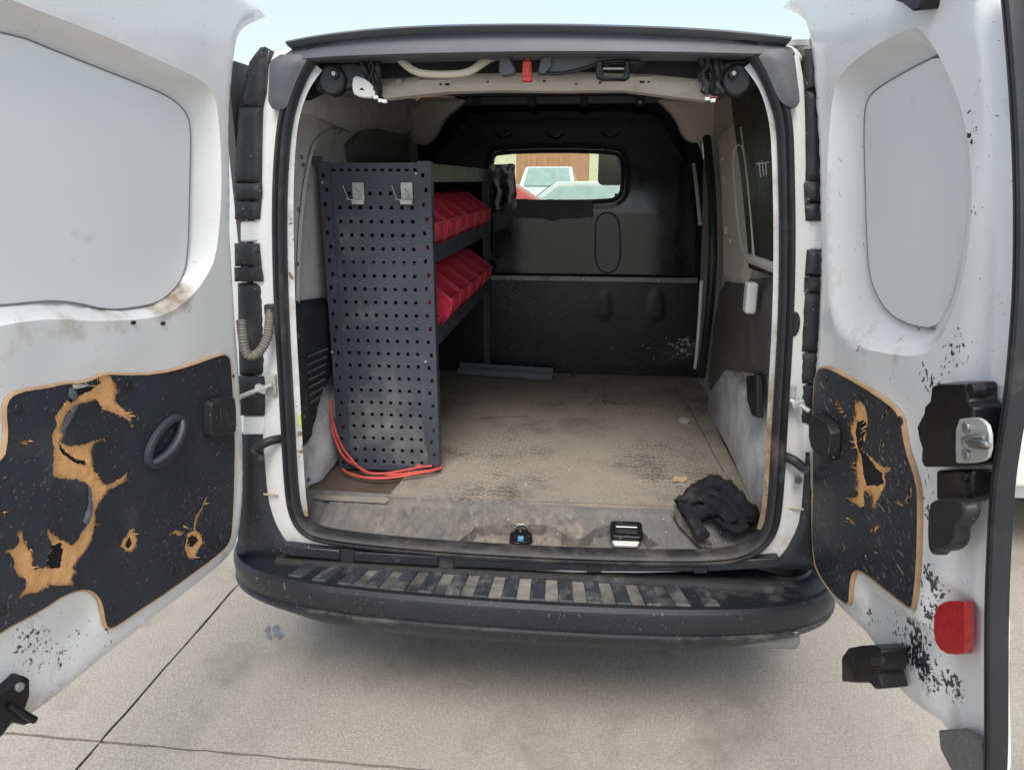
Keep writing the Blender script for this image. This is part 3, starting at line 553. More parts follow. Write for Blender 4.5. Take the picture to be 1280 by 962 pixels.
for y0, y1, d in ((60,112,.0),(113,226,.003),(227,252,.008),(253,276,.003),(312,345,.004),(346,365,.008),(366,440,.002),(441,480,.0),(481,530,-.004)): strip('trim_segment', Lr, Rr, y0, y1, d, PLAST, tr)
# lower corner trims that rise from the bumper
def corner(L, R, y0, y1):
    P = np.array([L(y) for y in np.linspace(y0, y1, 12)]+[R(y) for y in np.linspace(y1, y0, 12)]); Q = OPEN.P(P)
    return relief('corner_trim', OPEN, Q, BUMP, van, lambda V: .012*ss(sd(Q, V), 0, .025), .014, thick=.10, base=-.02, bstep=.014)
corner(lambda y: (np.interp(y, [545,600,700], [294,296,292]), y), lambda y: (np.interp(y, [545,580,624,666,690,700], [325,327,331,344,362,380]), y), 545, 702)
corner(lambda y: (np.interp(y, [570,620,660,700,712], [1006,1003,994,972,950]), y), lambda y: (np.interp(y, [570,700], [1030,1032]), y), 570, 716)
# grey corner gussets under the spoiler
for q in ([(338,68),(387,68),(374,92),(363,118),(357,138),(334,136),(335,100)], [(944,62),(992,60),(996,90),(1001,128),(996,134),(984,134),(972,122),(962,95)]):
    Q = chaikin(OPEN.P(q, .03), 1); relief('corner_gusset', OPEN, Q, SPOIL, van, lambda V: .008*ss(sd(Q, V), 0, .02)+.003*np.array([noise.noise(Vector((p[0]*30, p[1]*20, 1))) for p in V]), .01, thick=.02, base=.028, bstep=.01)
# roof spoiler: lofted along X
def spoiler():
    top = [(352,48),(400,41),(500,33),(660,30),(820,33),(920,37),(993,42)]; bot = [(345,76),(400,72),(500,70),(660,67),(820,67),(940,68),(1000,66)]
    PT = Pl((0,-.02,0), (1,0,0), (0,0,1)); T = chaikin(PT.P(top), 2, False); B = chaikin(PT.P(bot), 2, False)
    T = resample(T, .03, False); B = resample(B, np.sum(np.linalg.norm(np.diff(B, axis=0), axis=1))/(len(T)-1), False)[:len(T)]
    n = len(T); V = []; k = 9
    for t, b in zip(T, B):
        x = t[0]; e = .05*(abs(x)/.6)**3; zt, zb = t[1], b[1]; bx = b[0]
        V += [(bx, .06+e, zb-.002), (bx, -.02+e, zb), (bx, -.028+e, zb+.004), ((x+bx)/2, -.022+e, zb+(zt-zb)*.45), (x*.995, -.012+e, zt-.016), (x, -.03+e, zt-.011), (x*1.005, -.038+e, zt-.005), (x*1.005, -.03+e, zt), (x, .25, zt+.035)]
    F = [(i*k+q, i*k+q+1, (i+1)*k+q+1, (i+1)*k+q) for i in range(n-1) for q in range(k-1)]
    F += [tuple(range(k)), tuple(range((n-1)*k, n*k))]
    return mesh('roof_spoiler', V, F, SPOIL, van, True, None, 25)
sp = spoiler()
# header parts behind the spoiler
HP = Pl((0,.10,0), (1,0,0), (0,0,1))
hd = relief('header_panel', HP, HP.P([(372,72),(380,128),(430,100),(560,92),(700,88),(820,92),(900,100),(950,128),(965,64),(660,56)]), mat('black_header_lining', (.012,.012,.013), .7), van, lambda V: .01*np.array([noise.noise(Vector((p[0]*9, p[1]*20, 1))) for p in V]), .025, thick=.0, base=-.02)
BP = Pl((0,.13,0), (1,0,0), (0,0,1))
bq = BP.P([(478,103),(520,96),(580,92),(660,88),(760,88),(820,92),(880,97),(884,126),(840,121),(780,113),(700,114),(620,113),(560,115),(520,119),(478,124)])
mk = lambda x, y, w, h: rrect(*(BP.p2((x-w, y), .02)[0], BP.p2((x+w, y), .02)[0]), *(BP.p2((x, y+h), .02)[1], BP.p2((x, y-h), .02)[1]), .0015, 2)
beam = relief('roof_beam', BP, bq, BEIGE, van, lambda V: .012*ss(sd(bq, V), 0, .012), .012, holes=[mk(550,105,1.6,1.4), mk(558,105,3,1.6), mk(609,102,1.5,1.5), mk(750,103,1.5,1.5), mk(680,101,1.5,1.5), mk(803,102,3.2,1.6), mk(811,102,1.4,1.4), mk(720,105,1.2,1.2)], thick=.05, bstep=.011)
relief('beam_backing', BP, bq, MATS['black_header_lining'], beam, None, .1, thick=0, base=-.004)
# grab handle
HG = Pl((0,.045,0), (1,0,0), (0,0,1))
gp = [HG.to(HG.p2(q), dd)[0] for q, dd in (((497,68), -.02), ((502,76), .0), ((518,90), .018), ((535,95), .022), ((575,95), .022), ((592,90), .018), ((604,78), .0), ((612,68), -.02))]
gh = tube('grab_handle', gp, .0085, CREAM, van, 12, smooth=2, flat=.8, up=(0,1,0), rf=lambda t: 1+.9*abs(2*t-1)**3)
# hooks, red clip, release cable and bracket
cl = prism('buckle_clip', HG, HG.P([(653,76),(664,76),(665,102),(652,102)], .02), .0, .02, REDC, van, .003)
cl['label'] = 'red buckle clip hanging from the header'
prism('clip_tongue', HG, HG.P([(656,66),(661,66),(661,78),(656,78)], .02), .004, .014, REDC, cl, .002)
prism('clip_button', HG, HG.P([(655,84),(662,84),(662,96),(655,96)], .02), .0195, .023, REDC, cl, .0015)
for q in ([(625,70),(636,69),(645,88),(643,94),(628,96),(624,90)], [(676,72),(690,68),(690,84),(680,94),(673,92)]):
    prism('hook_block', HG, HG.P(q, .01), -.01, .02, SPOIL, van, .004)
prism('release_plate', HG, HG.P([(680,72),(715,70),(795,72),(800,80),(765,80),(740,84),(715,92),(682,92),(674,88)], .0), -.012, .008, SPOIL, van, .004)
lb = prism('header_latch', HG, HG.P([(745,78),(753,76),(754,96),(780,96),(780,77),(787,76),(787,98),(781,101),(752,101),(745,97)], .02), -.002, .03, HB, van, .003)
tube('latch_bar', [HG.w((752,86), .02), HG.w((782,86), .02)], .004, STEEL, lb, 8)
tube('release_cable', [HG.w(q, .012) for q in ((674,92),(700,93),(730,86),(750,79),(775,76),(800,78))], .004, PLAST, van, 8, smooth=2)
# round black hinge arms in both upper corners
def hinge_arm(c, pts, mirror):
    hp = Pl((0,.06,0), (1,0,0), (0,0,1)); cc = hp.p2(c, .02)
    a = prism('upper_hinge', hp, circ(cc, .034, 28, .036), -.015, .022, PLAST, van, .008, 3)
    b = prism('hinge_boss', hp, circ(cc+[.012*mirror, .012], .011, 18), .02, .032, PLAST, a, .003)
    prism('boss_bolt', hp, circ(cc+[.012*mirror, .012], .006, 6), .03, .037, STEEL, a, .001)
    prism('hinge_plate', hp, hp.P(pts, .0), -.02, .006, PLAST, a, .005)
    return hp
hp = hinge_arm((414,100), [(392,84),(440,78),(468,84),(476,104),(470,122),(440,112),(396,116)], 1)
hinge_arm((922,100), [(884,80),(930,74),(946,84),(945,110),(930,116),(892,120),(884,112)], -1)
rr = random.Random(4)
for cx, sgn in ((462, 1), (888, -1)):
    for k in range(6):
        x = cx+rr.uniform(-10, 12); pts = [hp.w((x+rr.uniform(-6, 6), 72+i*11+rr.uniform(-3, 3)), rr.uniform(.0, .03)) for i in range(5)]
        tube('wiring_loom', pts, rr.uniform(.004, .008), RUBBER, van, 8, smooth=2)
pcl = prism('wiring_clip', hp, chaikin(hp.P([(443,94),(460,100),(470,112),(470,124),(445,122),(441,110)], .02), 1), .012, .03, INNER, van, .003)
for q in ((476,126),(470,122),(481,127)): box('white_connector', hp.w(q, .03), (.012,.01,.008), WHITEP, pcl, bev=.002)
for q in ((884,124),(891,126)): box('white_connector', hp.w(q, .03), (.012,.01,.008), WHITEP, pcl, bev=.002)

# ------------------------------------------------------------ bumper
def bumper():
    half = [(.0,-.235),(.2,-.232),(.4,-.222),(.58,-.2),(.70,-.165),(.79,-.105),(.84,-.02),(.862,.12),(.866,.34)]
    P = chaikin(np.array([(-x, y) for x, y in half[:0:-1]]+half), 2, False); P = resample(P, .025, False)
    T = np.gradient(P, axis=0); T /= np.linalg.norm(T, axis=1)[:, None]; Nn = np.stack([-T[:, 1], T[:, 0]], 1)
    V = []; pr = None; A = []
    for p, n in zip(P, Nn):
        sag = .0; ax = abs(p[0]); up = 0*ax; lip = 1-ss(ax, .45, .75)
        prof = [(.20,.470),(.165,.474),(.15,.468),(.045,.462),(.03,.468),(.016,.470),(.004,.462),(.0,.450),(.006,.405),(.008,.400),(.0,.396),(.006,.385-.012*lip),(.022,.378-.028*lip),(.06,.372-.030*lip),(.20,.37)]
        for i, z in prof:
            ii = i if ax < .7 else i*max(.35, 1-(ax-.7)*4)
            V.append((p[0]+n[0]*ii, p[1]+n[1]*ii, z+up-.035*ss(ax, .55, .86)*0)); A.append((p[0], z, prof.index((i, z))))
        k = len(prof)
    n = len(P); F = [(i*k+q, i*k+q+1, (i+1)*k+q+1, (i+1)*k+q) for i in range(n-1) for q in range(k-1)]+[tuple(range(k)), tuple(range((n-1)*k, n*k))]
    A = np.array(A); dirt = (.10+.30*np.exp(-((A[:, 0]-.05)/.34)**2))*((A[:, 2] == 2)|(A[:, 2] == 3))+.10*(np.abs(A[:, 1]-.398) < .004)+.06*(A[:, 1] < .39)
    return mesh('rear_bumper', V, F, BUMP, van, True, {'dirt': dirt, 'chip': .35*np.exp(-((A[:, 0]-.72)/.08)**2)*(A[:, 1] < .44)}, 30), P
bump, BPth = bumper()
# tread pads on the step
for k in range(16):
    x = -.60+k*.0725; yf = np.interp(x, BPth[:, 0], BPth[:, 1])+.036; yb = -.080
    w = .0205; xf = x*1.0; xb = x*.93; V = []
    for z in (.455, .4685):
        for xx, sx, y in ((xf, -1, yf), (xf, 1, yf), (xb, 1, yb), (xb, -1, yb)):
            V.append((xx+sx*w*(1 if z < .46 else .90), y+(.005 if z > .46 and y == yf else 0), z+.003+(.003 if y == yb else -.003)))
    o = mesh('tread_pad', V, [(0,1,2,3),(4,5,6,7),(0,1,5,4),(1,2,6,5),(2,3,7,6),(3,0,4,7)], TREAD, bump, False); bevel(o, .0025, 2)
# trim strip between seal and bumper, with clips
ST = Pl((0,-.10,.47), (1,0,0), (0,.02,1))
cuts = [352,425,441,548,566,734,751,868,884,975]
for a, b in zip(cuts[::2], cuts[1::2]):
    yy = lambda x: np.interp(x, [350,440,560,740,880,975], [688,696,703,708,709,704])
    q = [(a, yy(a)-7), (b, yy(b)-7), (b, yy(b)+6), (a, yy(a)+6)]
    prism('sill_strip', ST, ST.P(q), -.03, .000, BUMP, van, .005, 3)
for a, b in zip(cuts[1:-1:2], cuts[2::2]): prism('strip_clip', ST, ST.P([(a-1, yy(a)-8), (b+1, yy(b)-8), (b+1, yy(b)+9), (a-1, yy(a)+9)]), -.035, -.006, RUBBER, van, .002)
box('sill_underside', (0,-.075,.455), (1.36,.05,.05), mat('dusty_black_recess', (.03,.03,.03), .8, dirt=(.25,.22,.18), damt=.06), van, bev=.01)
# white scraped underside panel at the right
box('exhaust_guard', (.62,-.085,.352), (.20,.12,.05), mat('scraped_grey_plastic', (.2,.2,.19), .7, dirt=(.4,.37,.32), damt=.12), van, bev=.02, seg=4)

# ------------------------------------------------------------ sill plate (dirty step)
so = SILLP.P([(380,612),(480,618),(640,626),(850,634),(952,640),(958,650),(954,684),(930,700),(800,706),(660,702),(520,694),(400,684),(366,664),(366,640)])
dip = chaikin(SILLP.P([(563,684),(590,662),(600,656),(690,655),(712,672),(728,674),(748,656),(800,656),(806,668),(830,684),(760,690),(650,690)]), 1)
sholes = [SILLP.p2(q) for q in ((407,626),(511,640),(589,640),(712,646))]
def sh(V):
    z = -.032*ss(sd(dip, V), 0, .006)
    for c in sholes: z += -.010*(1-ss(np.linalg.norm(V-c, axis=1), .006, .014))
    z += .0026*(1-ss(V[:, 1], -.045, -.02))*np.sin(V[:, 0]*2*math.pi/.037)*ss(V[:, 1], -.19, -.12)*(1-ss(sd(dip, V), -.01, .01))
    z += .004*ss(V[:, 1], -.035, -.01)
    return z
sill = relief('load_sill', SILLP, so, SILL, van, sh, .008, loops=[dip], thick=.03, bstep=.012,
   attrs={'dirt': spots(SILLP, [(640,672,40,.35),(700,675,30,.3),(520,640,60,.12),(800,685,30,.15),(440,650,50,.1),(900,640,30,-.25),(830,650,25,-.2),(700,628,60,.05)])})
# latch strikers
sk = prism('door_striker', SILLP, chaikin(SILLP.P([(638,660),(664,660),(666,676),(636,678)], -.01), 1), -.03, -.014, HB, sill, .003)
sc1 = [SILLP.w((642,664), -.01), SILLP.w((646,655), .01), SILLP.w((657,655), .01), SILLP.w((662,664), -.01)]
tube('striker_bar', sc1, .0035, STEEL, sk, 8, smooth=1)
box('blue_insert', SILLP.w((651,673), -.004), (.016,.014,.012), BLUE, sk, bev=.002)
s2 = prism('door_striker', SILLP, rrect(*sorted((SILLP.p2((763,663))[0], SILLP.p2((803,663))[0])), *sorted((SILLP.p2((780,673))[1], SILLP.p2((780,652))[1])), .012), -.012, .006, HB, sill, .005, 3)
prism('striker_cup', SILLP, rrect(*sorted((SILLP.p2((769,663))[0], SILLP.p2((797,663))[0])), *sorted((SILLP.p2((780,668))[1], SILLP.p2((780,656))[1])), .008), .0055, .0075, RUBBER, s2, .001)
tube('striker_bar', [SILLP.w((770,658), .012), SILLP.w((796,659), .012)], .003, STEEL, s2, 8)
prism('worn_edge', SILLP, SILLP.P([(765,672),(800,673),(797,679),(768,678)], .0), -.018, -.008, WHITEP, s2, .003)

# ------------------------------------------------------------ cargo floor
base = box('floor_pan', (0, .88, .53), (1.40, 1.50, .08), BROWN, van, bev=0)
bq = np.array([FLOORP.p2((487,619)), *[FLOORP.p2(q) for q in ((560,623),(640,627),(740,632),(800,634),(845,635),(944,640))], (.665,.30), (.668,.6), (.69,1.1), (.70,1.60), (-.62,1.60), (-.40,.30)])
bqj = []
Q = resample(bq, .012)
for p in Q: bqj.append(p+np.array([0, .0025*noise.noise(Vector((p[0]*25, 0, 1)))]) if p[1] < .2 else p)
board = relief('floor_board', FLOORP, np.array(bqj), BOARD, van, lambda V: .0016*np.array([noise.noise(Vector((p[0]*5, p[1]*5, 2))) for p in V])+.0016*(np.sin(V[:, 0]*2*math.pi/.032)*np.sin(V[:, 1]*2*math.pi/.026) > .45)*ss(np.array([noise.noise(Vector((p[0]*3, p[1]*3, 8))) for p in V]), -.25, .25), .009, thick=.008, bstep=0,
   attrs={'dirt': lambda V: -.09+.14*np.array([noise.noise(Vector((p[0]*3, p[1]*2, 12))) for p in V])+.30*(np.sin(V[:, 0]*2*math.pi/.032)*np.sin(V[:, 1]*2*math.pi/.026) > .4)*ss(np.array([noise.noise(Vector((p[0]*3, p[1]*3, 8))) for p in V]), -.3, .2)})
strip_ = relief('floor_board', FLOORP, FLOORP.P([(392,617),(486,621),(486,626),(391,621)]), mat('grey_edge_strip', (.30,.27,.22), .7, dirt=(.2,.16,.12), damt=.05), van, None, .03, thick=.006, base=-.002, bstep=.02)
strip_['label'] = 'pale grey edge strip at the left front of the cargo floor'
# crack and seams on the board
for P in ([(752,501),(765,503),(778,505),(783,504)], [(842,485),(858,505),(872,528),(888,560),(905,590)], [(660,520),(640,521),(600,522)]):
    tube('surface_crack', [FLOORP.w(q, .0008) for q in P], .0014, mat('dark_crack', (.05,.04,.03), 1), board, 6, smooth=1)
# crumbs
V = []; F = []
for k in range(420):
    a = rng.random()
    x, y = (rng.normal(.05, .22), rng.uniform(.15, 1.5)) if a < .7 else (rng.uniform(-.5, .6), rng.uniform(.0, .2))
    if not (-.3 < x < .62): continue
    z = .584 if y > .13 else .572-(.12-y)*.3+.006; s = rng.uniform(.0008, .0028)*(1.6 if rng.random() < .05 else 1)
    v, f = boxv((x, y, z), (s*rng.uniform(.6, 2), s, s*.6), np.array(Matrix.Rotation(rng.random()*6, 3, 'Z'))); F += [tuple(q+len(V) for q in g_) for g_ in f]; V += list(v)
cr = mesh('floor_crumbs', V, F, mat('pale_crumbs', (.62,.58,.5), .8, var=.4, vscale=30), None, False); tag(cr, 'pale crumbs and grit scattered over the cargo floor', 'debris', kind='stuff')
lfp = FLOORP.P([(840,599),(846,596),(858,598),(859,602),(850,604),(842,603)])
lf = relief('dry_leaf', FLOORP, jag(lfp, .006, .001, 2), mat('dry_leaf_tan', (.55,.36,.2), .8), None, lambda V: .002*np.sin(V[:, 0]*200), .008, thick=.001, base=.005, bstep=0)
tag(lf, 'small dry tan leaf scrap lying on the cargo floor near the rag', 'leaf')
lf = relief('paper_scrap', FLOORP, jag(FLOORP.P([(847,526),(853,522),(858,525),(866,527),(858,531),(849,530)]), .006, .0014, 2), mat('grey_white_scrap', (.5,.5,.48), .8), None, lambda V: .003*np.sin(V[:, 0]*150), .008, thick=.001, base=.005, bstep=0)
tag(lf, 'tiny pale paper scrap on the cargo floor by the right wheel arch', 'scrap')

# ------------------------------------------------------------ wheel arches
def arch(X0, sgn, y0, y1, hgt, m, nm):
    V = []; F = []; nu, nv = 40, 16
    for i in range(nu+1):
        a = math.pi*i/nu; y = (y0+y1)/2-(y1-y0)/2*math.copysign(abs(math.cos(a))**.85, math.cos(a)); z = .575+hgt*math.sin(a)**.75
        for j in range(nv+1):
            t = j/nv; r = 1-(1-t)**2.6*.18
            # from inner face to body side with rounded shoulder
            x = X0+sgn*(.0+.12*t if t > .0 else 0); sh_ = math.sin(min(1, t*2.2)*math.pi/2)
            V.append((x+sgn*(-.01), (y0+y1)/2+(y-(y0+y1)/2)*(.86+.14*sh_), .575+(z-.575)*(.86+.14*sh_)))
    for i in range(nu):
        for j in range(nv): F.append((i*(nv+1)+j, i*(nv+1)+j+1, (i+1)*(nv+1)+j+1, (i+1)*(nv+1)+j))
    # inner face fan
    c = len(V); V.append((X0-sgn*.012, (y0+y1)/2, .60)); F += [(i*(nv+1), (i+1)*(nv+1), c) for i in range(nu)]
    return mesh(nm, V, F, m, van, True, None, 60)
ar = arch(.66, 1, .10, 1.12, .30, ARCH, 'wheel_arch'); ar['label'] = 'scuffed right wheel arch streaked with dirt'
al = arch(-.665, -1, .16, 1.1, .30, ARCH, 'wheel_arch')
RW = Pl((.655,0,0), (0,1,0), (0,0,1))
prism('arch_cover_block', RW, RW.P([(941,470),(954,468),(955,522),(948,520),(942,500)]), .0, .02, PLAST, van, .004)

# ------------------------------------------------------------ interior side walls
WR = Pl((.70,0,0), (0,1,0), (-.03,0,1))
wr = relief('side_wall', WR, [(.02,.56),(1.66,.56),(1.66,1.78),(.06,1.78)], BEIGE, van, None, .1, thick=0)
box('wall_back', (.735,.85,1.15), (.02,1.66,1.22), TRIM, van, bev=0)
W2 = Pl((.685,0,0), (0,1,0), (-.03,0,1))
pil = W2.P([(900,166),(920,150),(928,158),(935,200),(941,262),(945,325),(940,338),(934,358),(916,354),(908,348),(908,300),(906,240)])
pm = lambda x, y, w, h: rrect(*sorted((W2.p2((x-w, y))[0], W2.p2((x+w, y))[0])), *sorted((W2.p2((x, y+h))[1], W2.p2((x, y-h))[1])), .002, 2)
bp_ = relief('side_pillar', W2, pil, BEIGE, van, lambda V: .018*ss(sd(pil, V), 0, .03), .015, holes=[pm(910,200,1.8,3), pm(911,226,1.6,6), pm(914,288,1.6,6), pm(920,302,1.8,3)], thick=.03, bstep=.014)
relief('pillar_backing', W2, pil, MATS['black_header_lining'], bp_, None, .1, thick=0, base=-.004)
band('press_line', W2, chaikin(W2.P([(915,190),(922,180),(930,185),(938,262),(942,318),(936,324),(926,312),(920,262)], .02), 2), [(-.004,.012),(-.003,.021),(0,.0225),(.003,.021),(.004,.012)], BEIGE, bp_, step=.012)
# glazed dark window panel with mesh film
wp = W2.P([(917,122),(962,116),(968,200),(972,300),(970,345),(940,335),(938,300),(930,220)], .01)
wpo = relief('side_window', W2, wp, MESHP, van, None, .03, thick=.02, base=.02, bstep=.02)
wpo['label'] = 'dark film covered side window with pale marks'
for a, b in (((949,203),(951,221)), ((953,201),(955,220)), ((957,203),(958,219)), ((946,205),(960,203))):
    tube('pale_mark', [W2.w(a, .022), W2.w(b, .022)], .0022, WHITEP, wpo, 6)
tube('window_sill_rail', [W2.w((934,322), .03), W2.w((972,336), .03)], .009, BEIGE, van, 10, flat=1.5)
tube('window_frame_strip', [W2.w(q, .034) for q in ((926,160),(934,220),(940,290),(943,330))], .0028, BEIGE, van, 8, smooth=1)
lowt = W2.P([(906,352),(935,350),(975,345),(975,470),(945,468),(915,462),(892,500),(890,470),(897,400)])
relief('lower_side_trim', W2, lowt, TRIM, van, lambda V: .02*ss(sd(lowt, V), 0, .04), .02, thick=.03)
bt = W2.w((938,372), .05)
box('white_trim_box', bt, (.03,.045,.085), WHITEP, van, bev=.008, seg=3)  # small white box standing out from the side trim, not a lamp
# slim black door pillar beyond
tube('door_pillar', [W2.to(W2.P([q]), .03)[0] for q in ((893,172),(900,240),(902,310),(898,380),(890,440),(886,470))], .017, PLAST, van, 10, smooth=2)
tube('pillar_strip', [W2.to(W2.P([q]), .05)[0] for q in ((893,350),(890,400),(886,445),(884,460))], .007, PAINT, van, 8, smooth=1)
tube('pillar_strip', [W2.to(W2.P([q]), .05)[0] for q in ((882,205),(887,240),(891,280))], .008, BEIGE, van, 8, smooth=1)
# left wall
WL = Pl((-.70,0,0), (0,1,0), (.03,0,1))
relief('side_wall', WL, [(.02,.56),(1.66,.56),(1.66,1.86),(.06,1.78)], INNER, van, None, .1, thick=0)
box('wall_back', (-.735,.85,1.15), (.02,1.66,1.22), TRIM, van, bev=0)
rail = WL.P([(380,112),(440,122),(520,124),(520,160),(500,168),(470,160),(440,166),(400,148),(384,142)], .02)
lm = lambda x, y, w, h: rrect(*sorted((WL.p2((x-w, y), .03)[0], WL.p2((x+w, y), .03)[0])), *sorted((WL.p2((x, y+h), .03)[1], WL.p2((x, y-h), .03)[1])), .003, 2)
ra = relief('upper_rail', WL, rail, INNER, van, lambda V: .012*ss(sd(rail, V), 0, .02), .02, holes=[lm(430,136,1.5,3), lm(437,134,1.2,2), lm(450,138,1.5,2), lm(470,138,1.5,2), lm(481,144,1.5,2), lm(503,138,3,9)], thick=.03, base=.02)
relief('rail_backing', WL, rail, MATS['black_header_lining'], ra, None, .1, thick=0, base=.012)
wpan = chaikin(WL.P([(398,165),(440,158),(470,170),(512,178),(512,420),(372,420),(374,300),(384,210)], .01), 1)
relief('window_blank', WL, wpan, INNER, van, lambda V: -.012*ss(sd(wpan, V), 0, .03), .03, thick=.01, base=.014)
pq = WL.P([(440,182),(458,160),(512,168),(514,205),(444,205)], .03); relief('quarter_brace', WL, pq, mat('dark_grey_brace', (.13,.13,.135), .5), van, lambda V: .015*ss(sd(pq, V), 0, .02), .02, thick=.02, base=.02)
# ribs on dark lower trim and dusty foam above it
lt = WL.P([(372,378),(415,372),(420,470),(405,500),(392,555),(384,560),(376,480)], .03)
lto = relief('vent_trim', WL, lt, PLAST, van, lambda V: .02*ss(sd(lt, V), 0, .03), .02, thick=.03, base=.01)
lto['label'] = 'black ribbed vent trim low on the left wall'
for k in range(7):
    y = 441+k*9.5; tube('vent_slat', [WL.w((385+k*.5, y+5), .034), WL.w((409-k*.9, y-5), .034)], .0035, SPOIL, lto, 6)
# ------------------------------------------------------------ roof lining
box('roof_lining', (0,.93,1.822), (1.34,1.56,.012), INNER, van, R=np.array(Matrix.Rotation(.038, 3, 'X')), bev=0)
for y in (.45,.85,1.25): box('roof_bow', (0,y,1.79+.04*(y-.15)), (1.26,.05,.03), INNER, van, bev=.01)

# ------------------------------------------------------------ bulkhead
bo = BK.P([(516,195),(520,174),(534,148),(556,122),(590,112),(700,108),(820,112),(852,132),(868,165),(882,195),(890,260),(893,330),(890,420),(884,470)]); bo = np.vstack([bo, [(-.72,.57),(-.74,1.3)]])
bo = chaikin(bo, 1)
win = BK.P([(616,199),(622,192),(700,190),(768,192),(776,198),(777,235),(772,246),(760,250),(690,251),(620,250),(614,243)], .0); win = chaikin(win, 1)
zs = BK.p2((700,347))[1]
pills = [chaikin(BK.P(q), 2) for q in ([(744,340),(744,285),(747,270),(759,264),(771,270),(775,285),(775,340)], [(613,300),(613,272),(620,264),(634,266),(641,278),(641,315),(634,326),(620,327),(613,318)])]
lobes = [chaikin(BK.P(q), 2) for q in ([(680,150),(708,150),(706,166),(695,172),(684,167)], [(750,150),(778,150),(776,164),(764,170),(753,166)], [(613,150),(641,150),(639,166),(628,172),(616,167)], [(745,358),(765,358),(768,400),(742,400)], [(808,358),(830,358),(834,400),(804,400)])]
patch = chaikin(BK.P([(560,262),(760,262),(812,262),(820,275),(820,300),(808,318),(790,340),(560,340)]), 1)
def bh(V):
    e = sd(bo, V); z = .05*ss(e, .0, .09)
    z += -.09*np.maximum(0, V[:, 1]-1.34)
    w = -sd(win, V); z += .006*np.exp(-((w-.018)/.010)**2)
    z += .02*ss(zs-V[:, 1], 0, .010)
    z += .0006*np.array([noise.noise(Vector((p[0]*4, p[1]*4, 3))) for p in V])
    return z
bulk = relief('bulkhead', BK, bo, BULK, van, bh, .011, holes=[resample(win, .014)], thick=.03, base=-.03, bstep=.014)
for p in pills: band('pressed_rim', BK, p, [(-.004,.020),(-.003,.0235),(0,.0245),(.003,.0235),(.004,.020)], RUBBER, bulk, step=.008)
for q in ([(683,164),(690,170),(697,171),(704,165)], [(752,162),(760,169),(767,170),(775,164)], [(615,163),(623,170),(630,171),(638,165)], [(747,180),(755,170)]):
    tube('pressed_lip', [BK.w(p, .022) for p in q[:4]], .004, BULK, bulk, 8, smooth=2) if len(q) > 2 else None
# lower matt panel
lo = np.array([(-.72,.575),(.735,.575),(.715,zs-.012),(-.72,zs-.012)])
lwr = relief('lower_panel', BK, lo, BULKM, bulk, lambda V: .004*ss(sd(lobes[3], V), 0, .03)+.004*ss(sd(lobes[4], V), 0, .03)+.002*np.array([noise.noise(Vector((p[0]*5, p[1]*5, 3))) for p in V]), .012, thick=.02, base=.052,
   attrs={'chip': spots(BK, [(855,428,20,.45),(820,445,40,.28),(760,430,50,.18),(740,370,30,.1),(640,370,20,.25)]), 'dirt': spots(BK, [(855,430,22,.3),(640,360,14,.14),(820,450,40,.12)]), 'scr': spots(BK, [(700,400,120,.35),(650,370,30,.6)])})
box('steel_rail', (.10,1.555,zs+.004), (1.10,.014,.026), STEEL2, bulk, bev=.004, seg=3)
for k, x in enumerate((-.22,-.05,.13,.31,.47)): prism('rivet', BK, circ((x, zs+.004), .006, 10), .07, .078, STEEL, bulk, .002)
# ragged black edge gasket along the floor
box('top_rail', (.06,1.56,1.812), (.94,.03,.032), SPOIL, bulk, bev=.008, seg=3)
for px in (596,665,730,800): box('rail_bracket', BK.w((px,128), .08), (.035,.03,.034), PLAST, bulk, bev=.003)
prism('bracket_bolt', BK, circ(BK.p2((800,128), .1), .008, 10), .095, .104, STEEL, bulk, .001)
# gussets
gl_ = Pl((0,1.45,0), (1,0,0), (0,0,1))
for q in ([(508,122),(584,122),(572,134),(555,147),(546,166),(538,178),(528,182),(512,178)], [(818,122),(912,122),(919,135),(919,156),(896,170),(880,178),(862,178),(852,168),(846,150),(834,136)]):
    Q = chaikin(gl_.P(q), 1); relief('corner_brace', gl_, Q, BEIGE, van, lambda V: .02*ss(sd(Q, V), 0, .02), .015, thick=.05)
# window glass and rubber
relief('bulkhead_glass', BK, win, GLASS, bulk, None, .1, thick=0, base=-.01)
band('glass_rubber', BK, win, [(-.010,.028),(-.008,.040),(.0,.044),(.004,.036),(.004,-.01)], RUBBER, bulk, step=.015)
# black patch over the left end of the pane, foam strip below
pt = relief('plastic_patch', BK, jag(BK.P([(612,206),(644,205),(646,262),(614,262)], .06), .02, .002, 4), BULK, van, lambda V: .0022*np.array([noise.noise(Vector((p[0]*34, p[1]*20, 3))) for p in V]), .01, thick=.012, base=.06)
pt['label'] = 'crinkled glossy black patch over the left end of the bulkhead window'
relief('foam_strip', BK, jag(BK.P([(634,249),(741,250),(742,272),(700,274),(690,277),(680,273),(636,272)], .05), .012, .0012, 4), RUBBER, van, lambda V: .002*np.array([noise.noise(Vector((p[0]*60, p[1]*60, 3))) for p in V]), .01, thick=.02, base=.055)

